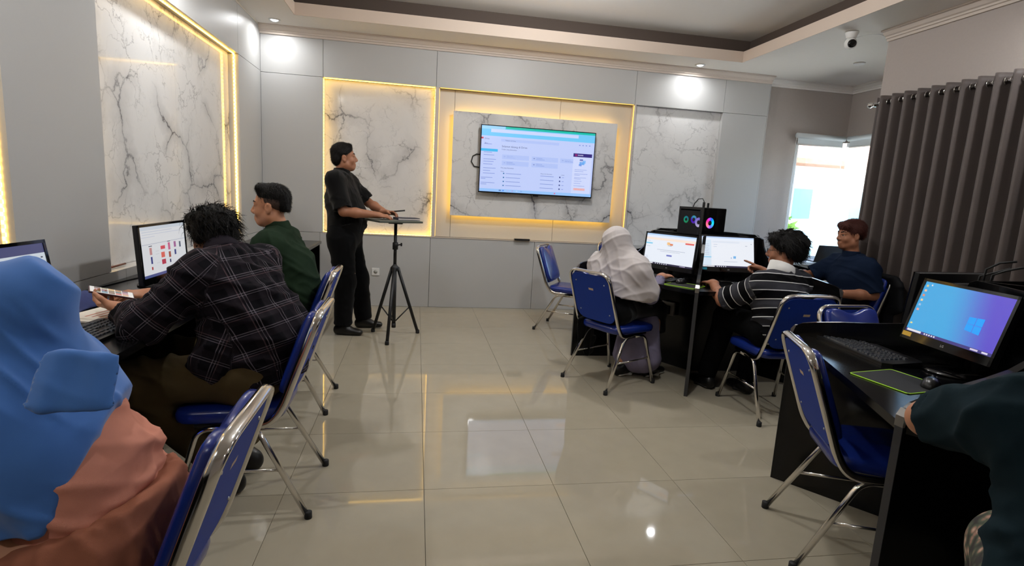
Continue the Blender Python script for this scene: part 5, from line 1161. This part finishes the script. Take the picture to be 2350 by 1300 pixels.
# ---- woman in the blue headscarf
def blue_woman():
    t = person((.97, 1.26), 'seated woman in a sky blue headscarf and dusty pink dress at the wall desk')
    J = dict(pel=V(.935, 1.26, .575), chest=V(.82, 1.29, .77), neck=V(.755, 1.30, .92), shL=V(.73, 1.17, .85), shR=V(.755, 1.44, .85), wo=V(.03, 0, 0), elL=V(.60, 1.09, .735), elR=V(.62, 1.52, .76), wrL=V(.5, 1.16, .79), wrR=V(.5, 1.42, .79))
    J['head'] = at(28, 738, y=1.30); J.update(hipL=V(.97, 1.16, .56), hipR=V(.97, 1.34, .56), knL=V(.58, 1.12, .55), knR=V(.58, 1.4, .55), anL=V(.6, 1.15, .1), anR=V(.6, 1.38, .1))
    H = Head(J['head'], (-1, .12, -.2), sc=.98)
    body(t, J, H, {'L': hand(J['wrL'], (-1, .1, -.1), (0, 0, 1), -1), 'R': hand(J['wrR'], (-1, -.1, -.1), (0, 0, 1), 1)}, M_skin2); H.eyes(t)
    bl = cloth_mat('sky_blue_crepe', (70, 116, 186), .8, noise=.04, bump=.3, sheen=.3, scale=1800)
    c = J['head']; nk = J['neck']
    hj = [H.ball((0, -.016, .03), (.098, .116, .104)), H.ball((0, .03, -.04), (.082, .075, .1), .03), E(H.w(0, -.01, -.05), nk, (.088, .1), (.105, .1), (0, 1, 0), .04), E(nk+V(0, 0, .03), nk+V(.03, 0, -.07), (.13, .1), (.19, .125), (0, 1, 0), .05), E(nk+V(.03, 0, -.07), J['chest']+V(.01, 0, -.02), (.19, .13), (.2, .148), (0, 1, 0), .05), E(J['chest']+V(.01, 0, -.02), J['chest']+V(.06, 0, -.17), (.2, .148), (.205, .155), (0, 1, 0), .05)]
    for s in 'LR': hj += [E(J['sh'+s]+V(0, 0, .012), mid(J['sh'+s], J['el'+s], .55)+V(.01, 0, 0), .088, .092, k=.06), E(mid(J['chest'], J['sh'+s], .5)+V(.02, 0, 0), J['sh'+s], .1, .085, k=.05)]
    p1, p2, p3 = at(254, 795, y=1.25), at(246, 950, y=1.2), at(98, 1240, y=1.12); ry1_, ry2 = unit(p2-CAM)+V(.25, 0, 0), unit(p3-CAM)+V(.1, 0, 0)
    nA = unit(np.cross(p2-p1, unit(ry1_))); nA = nA if nA[0] > 0 else -nA; nB = unit(np.cross(p3-p2, unit(ry2))); nB = nB if nB[0] > 0 else -nB
    hj += [H.ball((0, .1, -.01), (.062, .06, .082), .02, 's'), CUT(p1, nA), CUT(p2, nB), CUT((0, 0, .635), (0, 0, -1))]
    sc_ = mesh_obj('headscarf', [sdf_mesh(hj, .006, 2, folds(61, .009, [((.6, .3, .9), .08, 1), ((.9, -.5, .4), .11, 1.2), ((.2, .9, .6), .07, .7)]))], bl, t)
    # loose corner of the scarf folded over the shoulder
    q1, q2, q3, q4 = at(150, 805, y=1.15), at(228, 825, y=1.15), at(220, 925, y=1.11), at(92, 952, y=1.08); vw = unit(mid(q1, q3)-CAM)
    fl2 = [E(mid(q1, q4, .12), mid(q1, q4, .92), .010, .009, k=.015), E(mid(q2, q3, .05), mid(q2, q3, .9), .010, .009, k=.015), E(mid(q1, q2, .5), mid(q4, q3, .5), (.066, .010), (.074, .009), q2-q1, .02)]
    fl_ = mesh_obj('scarf_corner', [sdf_mesh(fl2, .006, 2, folds(63, .003, [((0, 1, .2), .09, 1), ((.5, .5, 1), .07, .5)]))], bl, sc_)
    pk = cloth_mat('dusty_pink_crinkle', (196, 132, 112), .85, noise=.08, bump=.25, scale=1000)
    d2 = folds(71, .011, [((.55, .1, 1), .05, 1), ((.3, -.4, 1), .07, .9), ((.8, .3, .8), .04, .6), ((-.2, .2, 1), .06, .8)])
    shirt(t, J, pk, 1.9, .014, 'dress_bodice', (.06, .056, .044), hem=((.95, 1.26, .60), (.55, 0, -1)), disp=d2, torso_kw=dict(hw=.155, hd=.12, wd=.1, ww=.14, cdp=.095, cw=.14))
    sk_ = [E(V(.965, 1.26, .64), V(.955, 1.26, .545), (.16, .125), (.2, .165), (0, 1, 0), .04, 'u', 0), E(V(.97, 1.25, .56), V(.62, 1.26, .54), (.2, .115), (.215, .1), (0, 1, 0), .05, 'u', .2), E(V(.6, 1.26, .54), V(.6, 1.26, .14), (.21, .11), (.24, .14), (0, 1, 0), .05, 'u', .5), CUT((0, 0, .09), (0, 0, -1)), CUT((.95, 1.25, .635), (-.3, 0, 1))]
    mesh_obj('skirt', [sdf_mesh(sk_, .008, 2, folds(73, .007, [((.3, 1, .1), .05, 1), ((1, .6, .1), .06, .8), ((.5, -.6, .5), .08, .6)]))], cloth_mat('brown_pink_crinkle', (150, 96, 76), .85, noise=.12, bump=.3, scale=900), t)
    for s in 'LR': shoe(t, J['an'+s], J['an'+s]+V(-.2, 0, 0), M_shoe)
blue_woman()

# ---- woman in the grey headscarf
def grey_woman():
    f = unit(V(.87, .49, 0)); r = V(f[1], -f[0], 0); b = V(3.02, 3.755, 0)
    t = person((3.03, 3.76), 'seated woman in a pale grey headscarf and black robe facing the hexagonal desk')
    Z = lambda x, y, z: b+f*x+r*y+V(0, 0, z)
    J = dict(pel=Z(0, 0, .575), chest=Z(.02, 0, .76), neck=Z(.07, 0, .90), shR=Z(.05, .17, .835), shL=Z(.05, -.17, .835), wo=f*-.01, elR=Z(.12, .23, .62), elL=Z(.14, -.22, .64), wrR=Z(.33, .14, .70), wrL=Z(.36, -.12, .76), hipR=Z(0, .09, .56), hipL=Z(0, -.09, .56), knR=Z(.40, .11, .55), knL=Z(.40, -.11, .55), anR=Z(.40, .10, .1), anL=Z(.22, -.02, .1))
    J['wrR'] = Z(.42, .12, .785); J['wrL'] = Z(.42, -.12, .785); J['head'] = V(at(1416, 562, y=3.82)); J['elR'] = Z(.16, .225, .665)
    H = Head(J['head'], f*.9+V(0, .35, -.12), sc=.95)
    body(t, J, H, {'L': hand(J['wrL'], f, (0, 0, 1), 1), 'R': hand(J['wrR'], f, (0, 0, 1), -1)}, M_skin2); H.eyes(t)
    gy = cloth_mat('pale_grey_voile', (196, 188, 186), .85, noise=.03, bump=.2, sheen=.2)
    nk = J['neck']
    hj = [H.ball((0, -.016, .028), (.112, .124, .114)), H.ball((0, .03, -.04), (.092, .08, .105), .03), E(H.w(0, -.01, -.05), nk, (.09, .1), (.1, .1), r, .04), E(nk+V(0, 0, .03), nk+V(0, 0, -.06), (.105, .095), (.19, .13), r, .05), E(nk+V(0, 0, -.05), Z(.03, .01, .64), (.215, .15), (.225, .17), r, .05),
          E(J['shL']+V(0, 0, .02), mid(J['shL'], J['elL'], .5), .082, .088, k=.06), E(J['shR']+V(0, 0, .02), mid(J['shR'], J['elR'], .75), .082, .09, k=.06), E(mid(J['chest'], J['shR'], .4), J['shR'], .1, .08, k=.05), E(mid(J['chest'], J['shL'], .4), J['shL'], .115, .092, k=.05),
          H.ball((0, .1, -.01), (.062, .06, .082), .02, 's'), CUT(Z(0, .05, .665), -f*.12+r*-.12+V(0, 0, -1))]
    mesh_obj('headscarf', [sdf_mesh(hj, .006, 2, folds(81, .0052, [(f*.2-r*.7+V(0, 0, .8), .07, 1), (f*.5+V(0, 0, .9)+r*.5, .085, 1), (r*.8+V(0, 0, .5), .11, 1), (f*.7-r*.4+V(0, 0, .3), .06, .5)]))], gy, t)
    lv = cloth_mat('lavender_grey_cotton', (122, 116, 138), .85)
    shirt(t, J, lv, 1.85, .006, 'blouse', (.052, .05, .04), hem=(Z(0, 0, .55), (0, 0, -1)), torso_kw=dict(hw=.15, hd=.12, ww=.135, cw=.15))
    bk_ = cloth_mat('black_crepe', (6, 6, 7), .8, sheen=.1)
    rb = [E(Z(0, 0, .56), Z(.02, 0, .68), (.178, .15), (.16, .135), r, .04), E(Z(0, 0, .55), Z(.40, 0, .545), (.185, .095), (.18, .09), r, .05), E(Z(.42, .0, .545), Z(.45, 0, .36), (.18, .09), (.17, .08), r, .05, kz=.4)]
    mesh_obj('robe', [sdf_mesh(rb, .008, 2, folds(83, .004, [(f+V(0, 0, .4), .1, 1), (r+V(0, 0, .4), .09, .8)]))], bk_, t)
    ul = [E(Z(.36, .0, .5), Z(.32, .03, .15), (.15, .09), (.21, .13), r, .04), CUT((0, 0, .075), f*-.1+V(0, 0, -1))]
    mesh_obj('underskirt', [sdf_mesh(ul, .008, 2, folds(85, .004, [(r, .06, 1), (f+r*.6, .08, .7)]))], lv, t)
    tl = [E(Z(-.06, -.17, .46), Z(-.02, -.2, .24), (.10, .018), (.085, .015), f, .02), E(Z(.0, -.2, .26), Z(.03, -.2, .15), (.08, .014), (.05, .012), f, .02)]
    mesh_obj('robe_tail', [sdf_mesh(tl, .007, 2, folds(87, .004, [(f, .06, 1)]))], bk_, t)
    for s in 'LR': shoe(t, J['an'+s], J['an'+s]+f*.2, M_shoe, 'sneaker', M_sole, .04)
grey_woman()

# ---- man in the striped shirt
def striped_man():
    t = person((3.95, 3.14), 'seated man in a black and grey striped shirt with white collar pointing at a monitor')
    J = dict(pel=V(3.95, 3.12, .575), chest=V(3.945, 3.17, .77), neck=V(3.965, 3.22, .925), shL=V(3.785, 3.15, .845), shR=V(4.135, 3.245, .855), wo=V(0, -.02, 0), elL=V(3.665, 3.37, .70), elR=V(4.215, 3.46, .745), wrL=V(3.715, 3.60, .785))
    J['wrR'] = at(1752, 622, y=3.63); J['head'] = at(1800, 577, y=3.27)
    J.update(hipL=V(3.86, 3.13, .56), hipR=V(4.04, 3.13, .56), knL=V(3.82, 3.55, .55), knR=V(4.08, 3.55, .55), anL=V(3.76, 3.62, .1), anR=V(4.0, 3.5, .1))
    H = Head(J['head'], (-.80, .58, -.02), sc=.98)
    hL = hand(J['wrL'], (-.1, 1, -.12), (0, 0, 1), 1, (.25, .35, .3), .12); hR = hand(J['wrR'], (-.45, .75, .28), (.55, .25, .8), -1, point=True)
    body(t, J, H, {'L': hL, 'R': hR}, M_skin); H.eyes(t)
    hair = [H.ball((0, -.025, .05), (.098, .112, .092)), H.ball((0, -.085, .0), (.075, .055, .07)), H.cap((-.055, .06, .085), (.055, .06, .085), .03, k=.03), H.cap((-.04, .09, .075), (.045, .092, .078), .017, .02, k=.02), H.ball((.05, -.08, .06), .05), H.ball((0, .125, -.03), (.1, .085, .09), .012, 's'), H.cap((0, .05, -.1), (0, .04, -.03), .08, .07, .01, 's')]
    for q in (-1, 1): hair += [H.ball((q*.085, -.03, .02), (.022, .04, .05)), H.ball((q*.09, .012, -.025), (.03, .03, .035), .006, 's')]
    hair += tufts(H, 93, 190, (0, -.03, .05), (.094, .108, .09), .055, .010, lambda x, y, z: (y < .04 or z > .07) and z > -.05)+tufts(H, 94, 40, (0, .03, .085), (.07, .07, .04), .05, .009, lambda x, y, z: z > .09, (.2, .9, .3))
    hs_ = sdf_mesh(hair, .0048, 1, None); mesh_obj('hair', [hs_, strands(hs_, 4, 2600, 0.04, -H.B[2]*.6-H.B[1]*.5, 0.6)], M_hair, t)
    gl = MB()
    for q in (-1, 1): gl.tube([H.w(q*.032+.021*math.cos(a), .104, -.002+.017*math.sin(a)) for a in np.linspace(0, 2*PI, 20, endpoint=False)], .0014, None, H.B[1], 6, closed=True); gl.tube([H.w(q*.053, .103, .004), H.w(q*.076, .06, .006), H.w(q*.08, -.005, .0)], .0013, None, (0, 0, 1), 6)
    gl.tube([H.w(-.011, .105, .003), H.w(.011, .105, .003)], .0014, None, (0, 0, 1), 6)
    g_ = gl.build('spectacles', M_plast); tag(g_, 'thin dark spectacles worn by the man in the striped shirt', 'spectacles')
    st = lines_mat('striped_knit', (9, 9, 11), [(1, .112, .0, .052, (52, 52, 57), 1), (1, .056, .0, .0055, (208, 206, 204), 1)])
    shirt(t, J, st, .95, .022, r=(.07, .08, .05), hem=((0, 0, .475), (0, 0, -1)), disp=folds(97, .0095, [((.3, .4, 1), .085, 1), ((1, .3, .9), .07, .9), ((-.7, .4, 1), .06, .6)]), torso_kw=dict(hw=.18, hd=.14, wd=.12, ww=.165, cdp=.115, cw=.165))
    mesh_obj('collar', [sdf_mesh(collar(J['neck']+V(0, 0, .012), J['head'], .074, .05, (-.3, .9, 0)), .005, 1)], cloth_mat('white_collar_cotton', (226, 224, 220), .8), t)
    trousers(t, J, cloth_mat('black_jeans', (8, 8, 9)), torso_kw=dict(hw=.165))
    for s in 'LR':
        shoe(t, J['an'+s], J['an'+s]+V(-.02, .2, 0), M_shoe, 'sneaker', mat('dark_sole', (40, 38, 36), .7)); mesh_obj('sock', [sdf_mesh([E(V(J['an'+s])+V(0, 0, .0), V(J['an'+s])+V(0, 0, .05), .045)], .006)], M_paper, t)
striped_man()

# ---- young man in the navy polo
def navy_man():
    t = person((5.08, 3.95), 'seated young man with reddish brown hair in a navy polo shirt by the curtain')
    J = dict(pel=V(5.13, 3.93, .58), chest=V(5.15, 3.95, .80), neck=V(5.13, 3.96, .985), shL=V(5.15, 3.79, .90), shR=V(5.14, 4.13, .90), wo=V(.03, 0, 0), elL=V(5.19, 3.745, .70), elR=V(4.98, 4.22, .78), wrR=V(4.74, 4.13, .80))
    J['wrL'] = at(1912, 674, y=3.74); J['head'] = at(1951, 540, y=3.97); J.update(hipL=V(5.1, 3.85, .57), hipR=V(5.1, 4.02, .57), knL=V(4.72, 3.8, .56), knR=V(4.72, 4.05, .56), anL=V(4.72, 3.8, .1), anR=V(4.72, 4.05, .1))
    H = Head(J['head'], (-1, .12, -.05), sc=.98)
    hL = hand(J['wrL'], (-1, .1, -.25), (0, -.5, 1), -1, (.5, .6, .4)); hR = hand(J['wrR'], (-1, -.1, -.05), (0, 0, 1), 1)
    body(t, J, H, {'L': hL, 'R': hR}, M_skin); H.eyes(t)
    mesh_obj('eyebrows', [sdf_mesh(H.brows(), .0025, 1)], M_hair, t)
    hair = [H.ball((0, -.022, .052), (.085, .104, .084)), H.cap((-.045, .062, .082), (.045, .062, .082), .024, k=.03), H.ball((0, -.08, .02), (.065, .036, .065)), H.ball((0, .118, -.025), (.09, .08, .075), .01, 's'), H.cap((-.2, .03, -.06), (.2, .03, -.06), .07, k=.01, op='s'), H.ball((0, .0, -.08), (.1, .2, .05), .01, 's')]
    hs_ = sdf_mesh(hair, .0045, 1, None); mesh_obj('hair', [hs_, strands(hs_, 5, 3200, 0.024, -H.B[2]*.6-H.B[1]*.5, 0.45)], M_hairbr, t)
    nv = cloth_mat('navy_pique', (16, 26, 44), .85)
    shirt(t, J, nv, .93, .02, r=(.075, .082, .05), hem=((0, 0, .50), (0, 0, -1)), disp=folds(107, .007, [((.3, .4, 1), .09, 1), ((1, .3, .9), .07, .7)]), torso_kw=dict(hw=.16, hd=.125, wd=.105, ww=.15, cdp=.115, cw=.16))
    mesh_obj('collar', [sdf_mesh(collar(J['neck'], J['head'], .06, .045, (-1, 0, 0)), .005, 1)], nv, t)
    trousers(t, J, cloth_mat('dark_denim', (12, 13, 18)))
    for s in 'LR': shoe(t, J['an'+s], J['an'+s]+V(-.2, 0, 0), M_shoe)
    w_ = V(J['wrL']); d = unit(w_-J['elL']); c = w_-d*.035
    wt = thing('wristwatch', 'black wristwatch on the arm of the young man in navy', 'watch', tuple(c)); ax = d; a = unit(np.cross(ax, (0, 0, 1))); bb = np.cross(a, ax)
    MB().tube([a*.036*math.cos(q)+bb*.036*math.sin(q) for q in np.linspace(0, 2*PI, 24, endpoint=False)], .002, .011, unit(a+.01), 8, closed=True).build('strap', M_rubber, wt)
    m = MB().lathe([(0, 0), (.018, 0), (.019, .006), (0, .009)], (0, 0, 0), 18); m.v = [tuple(V(-a*.036)+a*-p[2]+ax*p[0]+bb*p[1]) for p in m.v]; m.build('dial', M_gloss, wt)
    jk = [E(V(5.335, 3.72, .84), V(5.34, 4.1, .84), .028, k=.03), E(V(5.335, 3.9, .82), V(5.345, 3.9, .45), (.2, .03), (.22, .035), (0, 1, 0), .03), E(V(5.345, 3.7, .8), V(5.355, 3.68, .6), (.05, .03), (.06, .03), (0, 1, 0), .03)]
    o = mesh_obj('jacket', [sdf_mesh(jk, .008, 2, folds(109, .006, [((0, 1, .2), .07, 1), ((.2, .5, 1), .09, .7)]))], cloth_mat('black_nylon', (14, 14, 16), .6), None)
    tag(o, 'black jacket hung over the chair back beside the curtain', 'jacket')
navy_man()

# ---- person in the dark tee at the near desk
def tee_person():
    f = unit(V(.79, .62, 0)); r = V(f[1], -f[0], 0); b = V(2.79, .61, 0); Z = lambda x, y, z: b+f*x+r*y+V(0, 0, z)
    t = person((2.79, .61), 'person in a dark teal tee resting an elbow beside the desk divider')
    J = dict(pel=Z(0, 0, .58), chest=Z(.02, 0, .83), neck=Z(.05, 0, 1.06), shL=Z(.04, -.18, .985), shR=Z(.04, .19, .985), wo=f*-.03, elR=Z(.25, .25, .80), wrR=Z(.42, .1, .80), hipL=Z(0, -.09, .57), hipR=Z(0, .09, .57), knL=Z(.42, -.13, .56), knR=Z(.42, .13, .56), anL=Z(.42, -.13, .1), anR=Z(.42, .13, .1))
    J['elL'] = at(2128, 962, y=1.02); J['wrL'] = V(2.98, .84, .88); J['head'] = Z(.09, 0, 1.2)
    H = Head(J['head'], f+V(0, 0, -.1))
    body(t, J, H, {'L': hand(J['wrL'], (r+f*.2), (0, 0, 1), -1), 'R': hand(J['wrR'], -r+f*.4, (0, 0, 1), 1)}, M_skin2); H.eyes(t)
    hair = [H.ball((0, -.02, .05), (.082, .1, .085)), H.ball((0, -.06, .0), (.07, .05, .07)), H.cap((-.04, .05, .098), (.04, .05, .098), .016, k=.03), H.ball((0, .1, -.005), (.09, .075, .072), .012, 's'), H.cap((0, .03, -.08), (0, .05, -.02), .078, .078, .01, 's')]
    hs_ = sdf_mesh(hair, .006, 1, None); mesh_obj('hair', [hs_, strands(hs_, 6, 3200, 0.018, -H.B[2]*.6-H.B[1]*.5, 0.45)], M_hair, t)
    tm = cloth_mat('dark_teal_cotton', (22, 36, 42), .9, noise=.12)
    shirt(t, J, tm, .88, .02, 'tee', (.078, .064, .05), hem=(Z(0, 0, .60), (0, 0, -1)), disp=folds(117, .008, [((.3, .4, 1), .1, 1), ((1, .3, .9), .08, .8), ((-.5, .8, .6), .06, .5)]), torso_kw=dict(hw=.175, hd=.135, wd=.125, ww=.17, cdp=.12, cw=.17))
    pm = mat('floral_print', (60, 50, 44), .8); nt_ = pm.node_tree; tc = N(pm, 'ShaderNodeTexCoord'); vo = N(pm, 'ShaderNodeTexVoronoi'); vo.inputs['Scale'].default_value = 38; cr = N(pm, 'ShaderNodeValToRGB')
    for i, (p_, c_) in enumerate(((0, (196, 176, 150)), (.35, (150, 110, 96)), (.6, (70, 80, 60)), (1, (40, 34, 34)))):
        e_ = cr.color_ramp.elements[i] if i < 2 else cr.color_ramp.elements.new(p_); e_.position = p_; e_.color = lin(c_)+(1,)
    nt_.links.new(tc.outputs['Object'], vo.inputs['Vector']); nt_.links.new(vo.outputs['Distance'], cr.inputs[0])
    mp_ = N(pm, 'ShaderNodeMath', operation='MULTIPLY'); mp_.inputs[1].default_value = 1.3; nt_.links.new(vo.outputs['Distance'], mp_.inputs[0]); nt_.links.new(mp_.outputs[0], cr.inputs[0]); nt_.links.new(cr.outputs[0], pm.node_tree.nodes['Principled BSDF'].inputs['Base Color'])
    trousers(t, J, pm, (.105, .085, .07), .022, torso_kw=dict(hw=.17, hd=.135))
    for s in 'LR': shoe(t, J['an'+s], J['an'+s]+f*.2, M_shoe)
    return J
tee_person()
ch8 = copy_tree(chair0); ch8.location = (2.79, .60, 0); ch8.rotation_euler = (0, 0, math.radians(38-90)); ch8['label'] = 'blue vinyl chair carrying the person in the dark tee'
